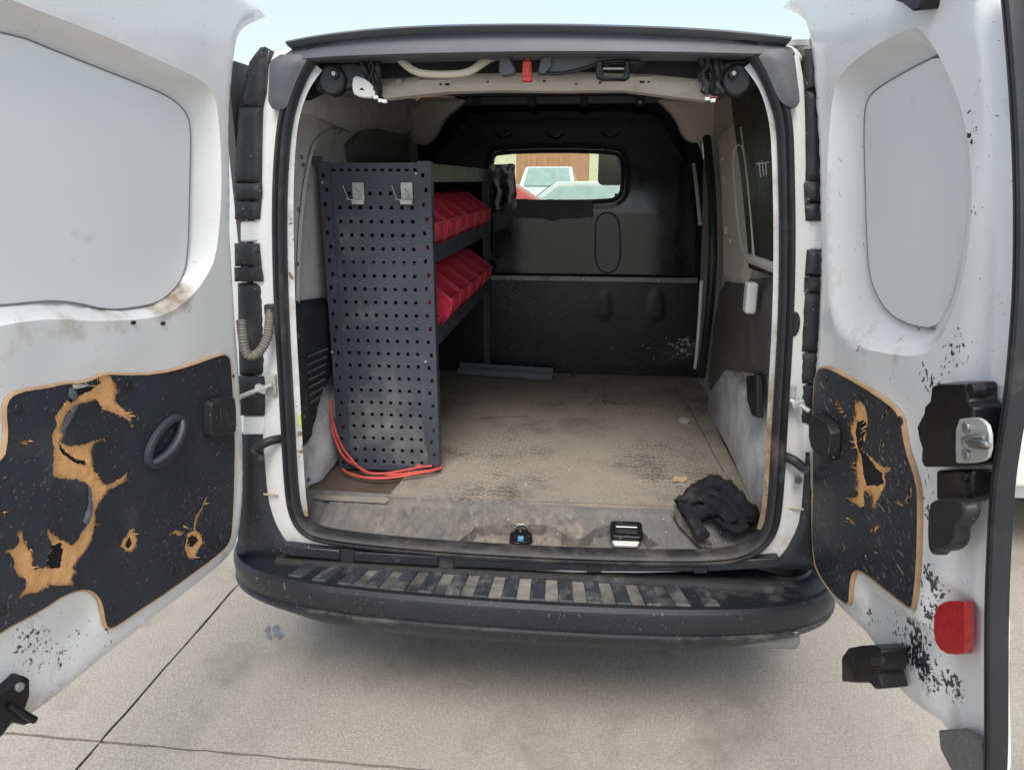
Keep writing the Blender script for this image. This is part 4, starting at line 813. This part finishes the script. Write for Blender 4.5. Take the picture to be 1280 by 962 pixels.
# ------------------------------------------------------------ body shell outside
def shell():
    sec = [(-.86,.40),(-.87,.75),(-.845,1.05),(-.80,1.40),(-.755,1.66),(-.69,1.80),(-.60,1.865),(-.3,1.89),(0,1.895)]; sec = sec+[(-x, z) for x, z in sec[-2::-1]]
    sec = chaikin(np.array(sec), 1, False); V = []; F = []; st = [(.06,.97,-.085),(.10,.985,-.075),(.2,1,-.06),(.5,1,-.02),(1.0,1,0),(2.0,1,.0),(2.25,.99,-.01)]
    for y, s, dz in st:
        for x, z in sec: V.append((x*s, y, z+dz*(z > 1.5)))
    k = len(sec)
    for i in range(len(st)-1):
        for j in range(k-1): F.append((i*k+j, i*k+j+1, (i+1)*k+j+1, (i+1)*k+j))
    o = mesh('body_shell', V, F, PAINT, van, True, None, 50); so_ = o.modifiers.new('s', 'SOLIDIFY'); so_.thickness = .01
    # side returns at the tail beside the frame
    for s in (-1, 1):
        P = [(s*.74,-.03,.5),(s*.75,.0,1.0),(s*.70,.02,1.5),(s*.63,.05,1.78)]; Q = [(s*.855,.06,.5),(s*.845,.06,1.0),(s*.775,.07,1.5),(s*.66,.09,1.80)]
        mesh('tail_return', P+Q, [(0,1,5,4),(1,2,6,5),(2,3,7,6)], PAINT, van, True)
    # front: bonnet, wings, cab lower body
    st = [(2.25,.855,.99,1.02),(2.9,.855,.97,1.03),(3.2,.85,.94,1.03),(3.6,.83,.88,.95),(3.95,.76,.74,.84),(4.12,.62,.55,.62),(4.13,.6,.36,.36)]
    V = []; F = []
    for y, w, zs_, zc in st: V += [(-w*.98,y,.38),(-w,y,.6),(-w*.99,y,zs_),(-w*.8,y,(zs_+zc)/2+.02),(0,y,zc+.02),(w*.8,y,(zs_+zc)/2+.02),(w*.99,y,zs_),(w,y,.6),(w*.98,y,.38)]
    for i in range(len(st)-1):
        for j in range(8):
            if i == 0 and j in (2,3,4,5): continue
            F.append((i*9+j, i*9+j+1, (i+1)*9+j+1, (i+1)*9+j))
    mesh('front_body', V, F, PAINT, van, True, None, 30)
    box('chassis_floor', (0,2.0,.42), (1.6,3.8,.06), PLAST, van, bev=0)
    for s in (-1, 1):
        tube('windscreen_pillar', [(s*.80,2.95,1.02),(s*.76,2.6,1.42),(s*.69,2.25,1.80)], .035, PAINT, van, 8, smooth=2)
        mesh('side_glass', [(s*.84,2.0,1.05),(s*.83,2.9,1.05),(s*.70,2.25,1.76),(s*.72,2.0,1.76)], [(0,1,2,3)], GLASS, van, False)
        mesh('cab_door_top', [(s*.85,1.9,1.0),(s*.85,2.3,1.0),(s*.85,2.3,.4),(s*.85,1.9,.4)], [(0,1,2,3)], PAINT, van, False)
    mesh('windscreen', [(-.78,2.97,1.03),(.78,2.97,1.03),(.68,2.25,1.80),(-.68,2.25,1.80)], [(0,1,2,3)], GLASS, van, False)
    box('roof_header', (0,2.22,1.815), (1.36,.10,.05), INNER, van, bev=.015)
    box('dashboard', (0,2.78,.93), (1.56,.42,.20), PLAST, van, bev=.05, seg=4)
    for s in (-1, 1):
        r = tube('front_seat', [(s*.36,1.95,.62),(s*.36,1.90,.95),(s*.36,1.85,1.22)], .2, mat('seat_cloth', (.05,.05,.055), .9), van, 12, smooth=2, flat=.45, up=(0,1,0))
        tube('headrest', [(s*.36-.09,1.85,1.36),(s*.36+.09,1.85,1.36)], .07, MATS['seat_cloth'], van, 12, flat=.8)
    v = prism('sun_visor', Pl((0,2.1,0), (1,0,0), (0,.2,1)), rrect(.19,.42,1.48,1.72,.03), -.01, .012, mat('tan_visor', (.16,.13,.09), .8), van, .006)
    m_ = box('rear_view_mirror', (0,2.3,1.66), (.20,.04,.06), PLAST, van, bev=.02, seg=4)
    ring = band('steering_wheel', Pl((-.36,2.45,1.08), (1,0,0), (0,.4,1)), circ((0,0), .19, 36), [(-.014,0),(-.01,.01),(0,.014),(.01,.01),(.014,0),(.01,-.01),(0,-.014),(-.01,-.01),(-.014,0)], PLAST, van, step=0)
    for (x, y) in ((-.74,.62),(.74,.62),(-.74,3.3),(.74,3.3)):
        w = tube('tyre', [(x-.09*np.sign(x)*1.0,y,.31),(x-.085*np.sign(x),y,.31),(x+.085*np.sign(x),y,.31),(x+.09*np.sign(x),y,.31)], .31, RUBBER, van, 36, up=(0,0,1))
        tube('rim', [(x+.08*np.sign(x),y,.31),(x+.096*np.sign(x),y,.31)], .19, STEEL, van, 24)
shell()

# ------------------------------------------------------------ hinges, stoppers, conduit on the pillars
def ww(px, off=0): return OPEN.w(px, off)
# check straps
cs = empty('check_strap'); cs.parent = van
box('anchor_plate', ww((339,481), .004), (.030,.012,.058), CLIPM, cs, bev=.003)
tube('strap_arm', [ww((340,481), .02), ww((325,486), .03), ww((310,492), .06), ww((300,496), .09)], .006, CLIPM, cs, 8)
box('strap_clevis', ww((327,486), .028), (.032,.02,.018), CLIPM, cs, R=np.array(Matrix.Rotation(.3, 3, 'Y')), bev=.003)
cs = empty('check_strap'); cs.parent = van
box('anchor_plate', ww((988,496), .004), (.022,.012,.062), CLIPM, cs, bev=.003)
tube('strap_arm', [ww((988,500), .02), ww((1000,506), .03), ww((1012,514), .05)], .006, CLIPM, cs, 8)
box('strap_clevis', ww((997,504), .026), (.03,.02,.018), CLIPM, cs, R=np.array(Matrix.Rotation(-.35, 3, 'Y')), bev=.003)
# bump stops
for a, b, c, d in (((352,548),(335,551),(318,562),(322,572)), ((976,569),(990,573),(1006,586),(1002,600))):
    bs = tube('bump_stop', [ww(a, .0), ww(b, .025), ww(c, .03), ww(c, .035)], .010, PLAST, van, 10, smooth=2, flat=1.2)
    tube('stop_peg', [ww(((c[0]+d[0])/2+6*(1 if c[0] < 640 else -1), d[1]), -.01), ww(((c[0]+d[0])/2+6*(1 if c[0] < 640 else -1), d[1]), .03)], .009, PLAST, bs, 12)
# corrugated conduit looping out of the left pillar into the door
def conduit():
    P = [ww((338,386), .0), ww((337,402), .02), ww((334,425), .035), ww((325,440), .045), ww((314,446), .05), ww((306,440), .055), ww((303,420), .06), ww((301,400), .05)]
    P = resample(chaikin(np.array(P), 3, False), .0016, False); n = len(P)
    return tube('cable_conduit', P, .0115, mat('grey_conduit', (.20,.18,.16), .6, dirt=(.35,.3,.24), damt=.06), van, 14, rf=lambda t: 1+.13*math.sin(t*n*2*math.pi/4.5))
conduit()
box('conduit_grommet', ww((338,388), .004), (.030,.02,.034), RUBBER, van, bev=.008, seg=3)

# ------------------------------------------------------------ racking
SX0, SX1, SY0, SY1, SZ = -.628, -.300, .318, 1.549, 1.526
rack = empty('shelving_rack', (0,0,0)); tag(rack, 'dark grey steel van rack with perforated end panel and three shelves', 'shelving rack')
RP = Pl((0,SY0,.58), (1,0,0), (0,0,1))
u0, u1, hh = SX0+.033, SX1-.035, SZ-.58
holes = []; s_ = .0052
ux = np.linspace(u0+.022, u1-.022, 8); vz = np.linspace(.028, hh-.085, 22)
skip = {(21,0)}
for j, v in enumerate(vz):
    for i, u in enumerate(ux):
        if (j, i) in skip: continue
        holes.append(np.array([(u-s_, v-s_), (u+s_, v-s_), (u+s_, v+s_), (u-s_, v+s_)]))
for u in np.linspace(u0+.01, u1-.01, 11): holes.append(np.array([(u-.006, hh-.024), (u+.006, hh-.024), (u+.006, hh-.016), (u-.006, hh-.016)]))
ep = relief('end_panel', RP, [(SX0+.026, .004), (SX1-.028, .004), (SX1-.028, hh), (SX0+.026, hh)], RACK, rack, None, 0, holes=holes, thick=.0025, bstep=0, base=.0,
   attrs={})
ep.data.polygons.foreach_set('use_smooth', [False]*len(ep.data.polygons))
# rust and scuff spots as per vertex stains on the panel
at = ep.data.attributes.new('dirt', 'FLOAT', 'POINT'); co = np.empty(len(ep.data.vertices)*3); ep.data.vertices.foreach_get('co', co); co = co.reshape(-1, 3)
Vp = np.stack([co[:, 0], co[:, 2]-.58], 1); at.data.foreach_set('value', (spots(RP, [(425,290,26,.22),(460,530,45,.22),(505,560,40,.22),(470,480,40,.12),(520,430,20,.1),(530,545,25,.25),(448,385,22,.12)])(Vp)).astype(np.float32))
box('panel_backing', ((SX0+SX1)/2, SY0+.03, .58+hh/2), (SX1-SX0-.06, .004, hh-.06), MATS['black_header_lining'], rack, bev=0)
def post(x0, x1, y, sgn):
    H = []
    for k, v in enumerate(np.arange(.02, hh-.01, .0405)):
        c = (x0+x1)/2+(.004 if k % 2 else -.004); H.append(np.array([(c-.0045, v-.006), (c+.0045, v-.006), (c+.0045, v+.006), (c-.0045, v+.006)]))
    p = relief('post', RP, [(x0,-.002),(x1,-.002),(x1,hh+.004),(x0,hh+.004)], RACK, rack, None, 0, holes=H, thick=.0025, bstep=0, base=.004-(y-SY0))
    p.data.polygons.foreach_set('use_smooth', [False]*len(p.data.polygons))
    box('post_flange', (x1 if sgn > 0 else x0, y+.014, .58+hh/2), (.0025, .034, hh+.004), RACK, p, bev=0)
    return p
post(SX0, SX0+.034, SY0, -1); post(SX1-.036, SX1, SY0, 1)
def sidepost(y):
    H = []
    PP = Pl((SX1,0,.58), (0,1,0), (0,0,1))
    for k, v in enumerate(np.arange(.02, hh-.01, .0405)):
        c = y+(.004 if k % 2 else -.004); H.append(np.array([(c-.0045, v-.006), (c+.0045, v-.006), (c+.0045, v+.006), (c-.0045, v+.006)]))
    relief('post', PP, [(y-.018,-.002),(y+.018,-.002),(y+.018,hh+.004),(y-.018,hh+.004)], RACK, rack, None, 0, holes=H, thick=.0025, bstep=0)
    box('post_flange', (SX1-.018, y+.018, .58+hh/2), (.036, .003, hh), RACK, rack, bev=0)
sidepost(SY1-.02)
box('post', (SX0+.002, SY1-.02, .58+hh/2), (.004,.036,hh), RACK, rack, bev=0)
box('bottom_rail', ((SX0+SX1)/2, SY0-.004, .590), (SX1-SX0-.07, .004, .02), RACK, rack, bev=.001)
shelfz = []
for z, m_ in ((1.526, RACKG), (1.292, RACK), (1.037, RACK)):
    s = box('shelf', ((SX0+SX1)/2, (SY0+SY1)/2, z-.052), (SX1-SX0-.01, SY1-SY0-.01, .003), m_, rack, bev=0); shelfz.append(z-.05)
    box('shelf_lip', (SX1-.0035, (SY0+SY1)/2, z-.0275), (.003, SY1-SY0-.04, .052), m_, s, bev=.001)
    box('shelf_back_lip', (SX0+.004, (SY0+SY1)/2, z-.0275), (.003, SY1-SY0-.01, .052), m_, s, bev=.001)
box('back_panel', (SX0+.012, (SY0+SY1)/2, 1.05), (.003, SY1-SY0-.06, .93), mat('rack_dark_panel', (.03,.03,.032), .6), rack, bev=0)  # dark sheet closing the back of the rack
# top corner tab at the left post
box('corner_tab', (SX0-.004, SY0+.002, SZ+.004), (.03,.004,.03), RACK, rack, bev=.001)
# hook plates
for cx, lab in ((448, 'left'), (508.5, 'right')):
    c = RP.w((cx, 242), .006); hk = box('hook_plate', c, (.0345,.004,.062), CLIPM, rack, bev=.0015)
    v, f = boxv((c[0]+.0, c[1]-.008, c[2]-.023), (.036,.016,.010)); 
    box('plate_lip', c+[.0,-.008,-.024], (.036,.014,.012), CLIPM, hk, bev=.002)
    tube('wire_hook', [c+[-.004,-.004,.012], c+[.004,-.012,.006], c+[.008,-.014,-.006], c+[.003,-.014,-.018], c+[-.016,-.014,-.018], c+[-.030,-.022,-.014]], .0016, CLIPM, hk, 6, smooth=2)
    tube('wire_hook', [c+[-.030,-.006,-.014], c+[-.038,-.02,.022]], .0014, CLIPM, hk, 6)
# panel bolts
for q in ((520,217),(403,228),(532,452),(415,440)): prism('bolt', RP, circ(RP.p2(q, .006), .004, 8), .004, .008, CLIPM, rack, .001)

# ------------------------------------------------------------ red bins
def bin_mesh(w, d, h):
    """open-fronted stacking bin; front faces +X, width along Y"""
    t = .003; prof_out = [(0,0),(d*.96,0),(d,h*.30),(d*.86,h*.42),(d*.66,h),(0,h)]
    bm = bmesh.new()
    def plate(P, y0, y1):
        a = [bm.verts.new((x, y0, z)) for x, z in P]; b = [bm.verts.new((x, y1, z)) for x, z in P]; n = len(P)
        bm.faces.new(a); bm.faces.new(b[::-1])
        for i in range(n): bm.faces.new((a[i], b[i], b[(i+1) % n], a[(i+1) % n]))
    side = [(0,0),(.330,0),(.336,.03),(.350,.06),(.356,.105),(.255,h-.006),(.235,h),(0,h)]
    plate(side, 0, t); plate(side, w-t, w)
    plate([(0,0),(.330,0),(.330,t),(0,t)], t, w-t); plate([(0,t),(t,t),(t,h),(0,h)], t, w-t)
    plate([(.327,t),(.330,0),(.336,.03),(.333,.032)], t, w-t); plate([(.333,.032),(.336,.03),(.350,.06),(.347,.062)], t, w-t)
    plate([(.347,.062),(.350,.06),(.356,.110),(.353,.110)], t, w-t)
    for y0, y1 in ((-.004,.007), (w-.007, w+.004)):
        plate([(0,h-.006),(.235,h-.006),(.236,h+.002),(0,h+.002)], y0, y1)
        plate([(.233,h-.006),(.252,h-.012),(.257,h-.004),(.236,h+.002)], y0, y1)
        plate([(.250,h-.010),(.349,.102),(.359,.107),(.257,h-.004)], y0, y1)
        plate([(.348,.070),(.355,.070),(.360,.107),(.352,.107)], y0, y1)
    plate([(.351,.104),(.361,.104),(.362,.112),(.352,.112)], 0, w)
    me = bpy.data.meshes.new('storage_bin'); bm.to_mesh(me); bm.free(); return me
def lab_me(w, h):
    v, f = boxv((0,0,0), (.002,w*.5,h*.14)); me = bpy.data.meshes.new('label_holder'); me.from_pydata([tuple(map(float, p)) for p in v], [], f); me.materials.append(RED); return me
W_, D_, H_ = .168, .355, .182
bme = bin_mesh(W_, D_, H_); lme = lab_me(W_, H_)
words = ['nearest', 'second nearest', 'third nearest', 'fourth nearest', 'fifth nearest', 'farthest']
for lvl, z, name in ((1, shelfz[1], 'middle'), (2, shelfz[2], 'lowest')):
    y = SY0+.04
    for k in range(6):
        b = link('storage_bin', bme, RED, None, False); b.location = (SX1-.318+rng.uniform(-.004, .004), y+rng.uniform(-.002, .002), z+.002); y += .199; b.rotation_euler[2] = rng.uniform(-.02, .02)
        if not b.modifiers: bevel(b, .0015, 2)
        b.scale = (.9, 1, 1)
        if lvl == 2 and k == 0: b.scale = (.86, .8, .62)
        tag(b, f'{words[k]} red open-fronted bin on the {name} shelf of the rack', 'storage bin', 'red storage bins on the rack')
        l = link('label_holder', lme, RED, b, False); l.location = (.3555, W_/2, .088)

# ------------------------------------------------------------ loose things
CZ = .588
def cord_pts(L): return [FLOORP.to(FLOORP.p2((x, y), z), z)[0] for x, y, z in L]
c = empty('red_cord'); tag(c, 'thin red cord looped in front of the rack on the cargo floor', 'cord')
C1 = [np.array(RP.to(RP.p2(q, .012), dd)[0]) for q, dd in (((413,500), .012), ((414,528), .014), ((421,552), .02), ((432,570), .03))]+cord_pts([(447,583,.012),(462,592,.012),(490,594,.012),(520,590,.012),(545,587,.014),(553,583,.014),(549,580,.014),(520,582,.02)])
tube('cord_strand', C1, .0042, CORD, c, 10, smooth=3)
tube('cord_strand', cord_pts([(428,586,.012),(436,592,.012),(455,597,.012),(480,598,.012),(510,594,.018),(540,588,.022),(552,585,.02)]), .0042, CORD, c, 10, smooth=3)
tube('cord_strand', [np.array(RP.to(RP.p2(q, .02), .02)[0]) for q in ((414,520),(425,556),(440,575))]+cord_pts([(452,588,.018),(470,593,.018),(500,589,.018),(522,584,.022),(540,582,.022)]), .0038, CORD, c, 10, smooth=3)
# metal channel on the floor behind the rack
mc = empty('metal_channel', (0,0,0)); tag(mc, 'grey steel channel lying on the cargo floor against the bulkhead', 'metal channel')
CH = [(-.44,1.50),(-.01,1.44)]
a_ = math.atan2(CH[1][1]-CH[0][1], CH[1][0]-CH[0][0]); Rz = np.array(Matrix.Rotation(a_, 3, 'Z')); cc = np.array([(CH[0][0]+CH[1][0])/2, (CH[0][1]+CH[1][1])/2, 0])
box('channel_web', cc+[0,0,.590], (.46,.06,.004), STEEL if False else RACKG, mc, Rz, bev=.001)
box('channel_side', cc+[0,-.03,.603], (.46,.003,.030), mat('dull_grey_steel', (.16,.17,.18), .5, dirt=(.2,.18,.15), damt=.04), mc, Rz, bev=.001)
box('channel_side', cc+[0,.03,.610], (.46,.003,.044), MATS['dull_grey_steel'], mc, Rz, bev=.001)
for x, y, lab in ((-.155,1.40,'small grey bolt standing on the metal channel'), (.10,1.50,'tiny steel bolt on the floor by the bulkhead')):
    b = tube('bolt', [(x,y,.585),(x,y,.605)], .008, STEEL, None, 6); tag(b, lab, 'bolt')
# crumpled blue-white bag in the far right corner
def crumple(name, c, r, m, seed, lab, cat, sub=4, amp=.35, par=None):
    bm = bmesh.new(); bmesh.ops.create_icosphere(bm, subdivisions=sub, radius=1)
    for v in bm.verts:
        p = v.co.copy(); n = noise.ridged_multi_fractal(p*1.6+Vector((seed,)*3), 1, 2.1, 4, 1, 2)*.5; q = p*(1-amp+amp*n)
        v.co = Vector((c[0]+q.x*r[0], c[1]+q.y*r[1], max(c[2]+q.z*r[2], .584)))
    me = bpy.data.meshes.new(name); bm.to_mesh(me); bm.free(); o = link(name, me, m, par)
    if lab: tag(o, lab, cat)
    return o
crumple('crumpled_wrapper', FLOORP.w((871,460))+[0,-.03,.02], (.03,.03,.045), mat('blue_white_wrapper', (.45,.52,.62), .4, var=.5, vscale=40), 3, 'crumpled pale blue wrapper in the far right floor corner', 'wrapper')
# rag: folded dark jacket with a webbing strap
rag = empty('crumpled_jacket', (0,0,0)); tag(rag, 'crumpled black jacket with dusty strap lying on the right of the sill', 'jacket')
def fold(name, pts, r, m, seed, flat=.7, rf=None):
    P = resample(chaikin(np.array(pts), 2, False), .005, False); o = tube(name, P, r, m, rag, 28, flat=flat, rf=rf)
    for v in o.data.vertices:
        p = v.co; n1 = noise.noise(p*38+Vector((seed,)*3)); n2 = noise.ridged_multi_fractal(p*22+Vector((seed,)*3), 1, 2, 3, 1, 2)-1
        v.co += Vector((n1*.3, noise.noise(p*38+Vector((seed+9,)*3))*.3, n1))*r*.35+Vector((0,0,n2*r*.38)); 
    return o
g = lambda x, y, z: FLOORP.to(FLOORP.p2((x, y), z), z)[0]
fold('cloth_fold', [g(852,632,.02), g(866,618,.035), g(880,606,.05), g(897,604,.06), g(915,616,.055), g(932,634,.04), g(941,652,.025)], .026, CLOTH, 1, .75)
fold('cloth_fold', [g(860,640,.012), g(880,640,.025), g(900,636,.03), g(922,645,.03), g(938,655,.02)], .028, CLOTH, 2, .6)
fold('cloth_fold', [g(876,622,.03), g(893,630,.045), g(908,640,.04), g(916,655,.02)], .020, CLOTH, 5, .7)
fold('cloth_fold', [g(852,626,.02), g(862,642,.02), g(872,658,.012), g(880,668,.006)], .019, CLOTH, 3, .6)
fold('cloth_fold', [g(885,615,.05), g(905,622,.05), g(918,640,.04)], .018, CLOTH, 8, .6)
st = [SILLP.w((848,640), .02), SILLP.w((855,652), .014), SILLP.w((865,665), .012), SILLP.w((877,678), .010), SILLP.w((884,684), .008)]
so2 = fold('webbing_strap', st, .019, STRAPM, 4, .32)
box('buckle', SILLP.w((885,682), .014), (.018,.012,.006), STEEL, rag, bev=.002); box('buckle', SILLP.w((862,668), .02), (.008,.008,.004), STEEL, rag, bev=.002)
fold('cloth_fold', [g(900,650,.01), g(915,662,.015), g(930,658,.015)], .018, CLOTH, 6, .6)

# ------------------------------------------------------------ things beyond the windscreen and beside the van
def cont(x, y, w, h, d, m, lab):
    r = empty('freight_container', (x,y,0)); tag(r, lab, 'container')
    boxes('container_wall', [((0,0,h/2), (w,d,h), None)]+[((-w/2+.3+k*.45,-d/2-.03,h/2), (.2,.06,h-.3), None) for k in range(int(w/.45)-1)], m, r, .01)
    return r
cont(-1.5, 32, 3.0, 2.6, 6, mat('orange_container', (.50,.24,.12), .6), 'orange container behind the cars seen through the cab')
def car(x, y, rz, body, lab, s=1.):
    r = empty('parked_car', (x,y,0), rz); tag(r, lab, 'car')
    L = [(-2.1,.35),(-2.15,.7),(-1.9,.92),(-1.1,1.0),(-.5,1.45),(.9,1.48),(1.6,1.05),(2.05,.95),(2.1,.4)]; V = []; F = []
    for yy, wz in ((-.85,1),(-.8,1.0),(.8,1.),(.85,1)):
        for px, pz in L: V.append((px, yy*(1 if pz < 1.02 else .82), pz if abs(yy) < .84 else pz*.98))
    k = len(L); F = [(i*k+j, i*k+(j+1) % k, (i+1)*k+(j+1) % k, (i+1)*k+j) for i in range(3) for j in range(k)]+[tuple(range(k)), tuple(range(3*k, 4*k))]
    mesh('car_body', V, F, body, r, True, None, 25)
    GD = mat('car_glass_sky_reflection', (.34,.43,.40), .12)  # pale teal base colour stands in for sky reflected in the panes
    for s_ in (-1, 1): mesh('side_window', [(-.95,s_*.86,1.02),(1.35,s_*.86,1.06),(.8,s_*.73,1.40),(-.45,s_*.73,1.38)], [(0,1,2,3)], GD, r, False)
    mesh('windscreen', [(-1.12,-.7,1.03),(-1.12,.7,1.03),(-.55,.6,1.43),(-.55,-.6,1.43)], [(0,1,2,3)], GD, r, False)
    for px in (-1.35,1.35):
        for s_ in (-.8,.8): tube('wheel', [(px,s_-.1,.31),(px,s_+.1,.31)], .31, RUBBER, r, 20)
    return r
car(-1.75, 7.2, math.radians(4), mat('red_car_paint', (.6,.08,.06), .3, coat=.5), 'red car parked in front of the van seen through the cab')
car(.1, 11.5, math.radians(-4), mat('pale_cream_paint', (.72,.72,.66), .3, coat=.5), 'pale cream car parked beyond the red car')
wc_ = car(-1.15, 21, math.radians(90), PAINT, 'white car parked farthest away seen through the cab'); wc_.scale = (1, 1, 1.28)
fb = empty('cream_building', (0,46,0)); tag(fb, 'cream building in the distance beyond the parked cars', 'building')
box('wall', (0,0,3.2), (40,6,6.4), mat('cream_render', (.72,.66,.45), .9), fb, bev=0)
for k in (0,1,2,6,7,8):
    w_ = box('window', (-16+k*4,-3.02,2.4), (1.6,.10,1.4), mat('window_grey', (.2,.25,.26), .15), fb, bev=.02); box('window_frame', (-16+k*4,-3.08,1.68), (1.8,.16,.08), WHITEP, w_, bev=.01)
def shrub(x, y, r_, h, lab):
    rt = empty('hedge_bush', (x,y,0)); tag(rt, lab, 'bush'); V = []; F = []; rg = np.random.default_rng(int(x*10)+99)
    for k in range(1500):
        p = rg.normal(0, 1, 3); p /= np.linalg.norm(p); p = p*rg.uniform(.6, 1)*np.array([r_, r_*.7, h/2])+np.array([0,0,h/2+.1])
        a = rg.normal(0, .09, (3, 3)); n = len(V); V += [p+a[0], p+a[1], p+a[2]]; F.append((n, n+1, n+2))
    mesh('foliage', V, F, mat('leaf_green', (.09,.17,.04), .6, var=.4, vscale=3), rt, False)
    tube('stem', [(0,0,0),(0,0,h*.6)], .08, BROWN, rt, 6)
shrub(3.2, 14, 1.6, 2.4, 'green bush at the right beyond the parked cars'); shrub(-5.0, 15, 1.8, 2.6, 'green bush left of the orange container')
# the side of a neighbouring white van at the right edge
nv = empty('neighbour_van', (2.30,1.05,0)); tag(nv, 'white van parked alongside just visible past the right door', 'van')
half = [(.0,.26),(.74,.26),(.84,.30),(.87,.45),(.875,.62),(.86,.66),(.865,.95),(.83,1.30),(.76,1.65),(.66,1.82),(.45,1.89),(.0,1.91)]
secn = half+[(-x, z) for x, z in half[-2:0:-1]]; k = len(secn)
st = [(.0,.93,1),(.03,.97,1),(.10,1,1),(2.3,1,1),(2.6,1,.93),(3.1,1,.56),(3.9,.96,.50),(4.15,.85,.42)]; V = []; F = []
for y, sw, tz in st:
    for x, z in secn: V.append((x*sw, y, z if z < .95 else .95+(z-.95)*(tz if tz == 1 else max(.02, (tz-.5)*2))))
for i in range(len(st)-1):
    for j in range(k): F.append((i*k+j, i*k+(j+1) % k, (i+1)*k+(j+1) % k, (i+1)*k+j))
F += [tuple(range(k-1, -1, -1)), tuple(range((len(st)-1)*k, len(st)*k))]
mesh('van_body', V, F, PAINT, nv, True, None, 25)
for x in (-.42,.42):
    box('rear_door', (x,-.012,1.08), (.72,.03,1.10), PAINT, nv, bev=.012, seg=3); box('door_window', (x,-.03,1.45), (.5,.012,.34), mat('neighbour_dark_glass', (.03,.035,.04), .08), nv, bev=.01)
box('bumper', (0,-.05,.44), (1.66,.12,.20), PAINT, nv, bev=.03, seg=4)
for x in (-.80,.80): box('tail_lamp', (x,-.005,1.0), (.07,.04,.5), REFL, nv, bev=.012)
for x in (-.76,.76):
    for y in (.75,3.35): tube('wheel', [(x-.1,y,.31),(x+.1,y,.31)], .31, RUBBER, nv, 28)
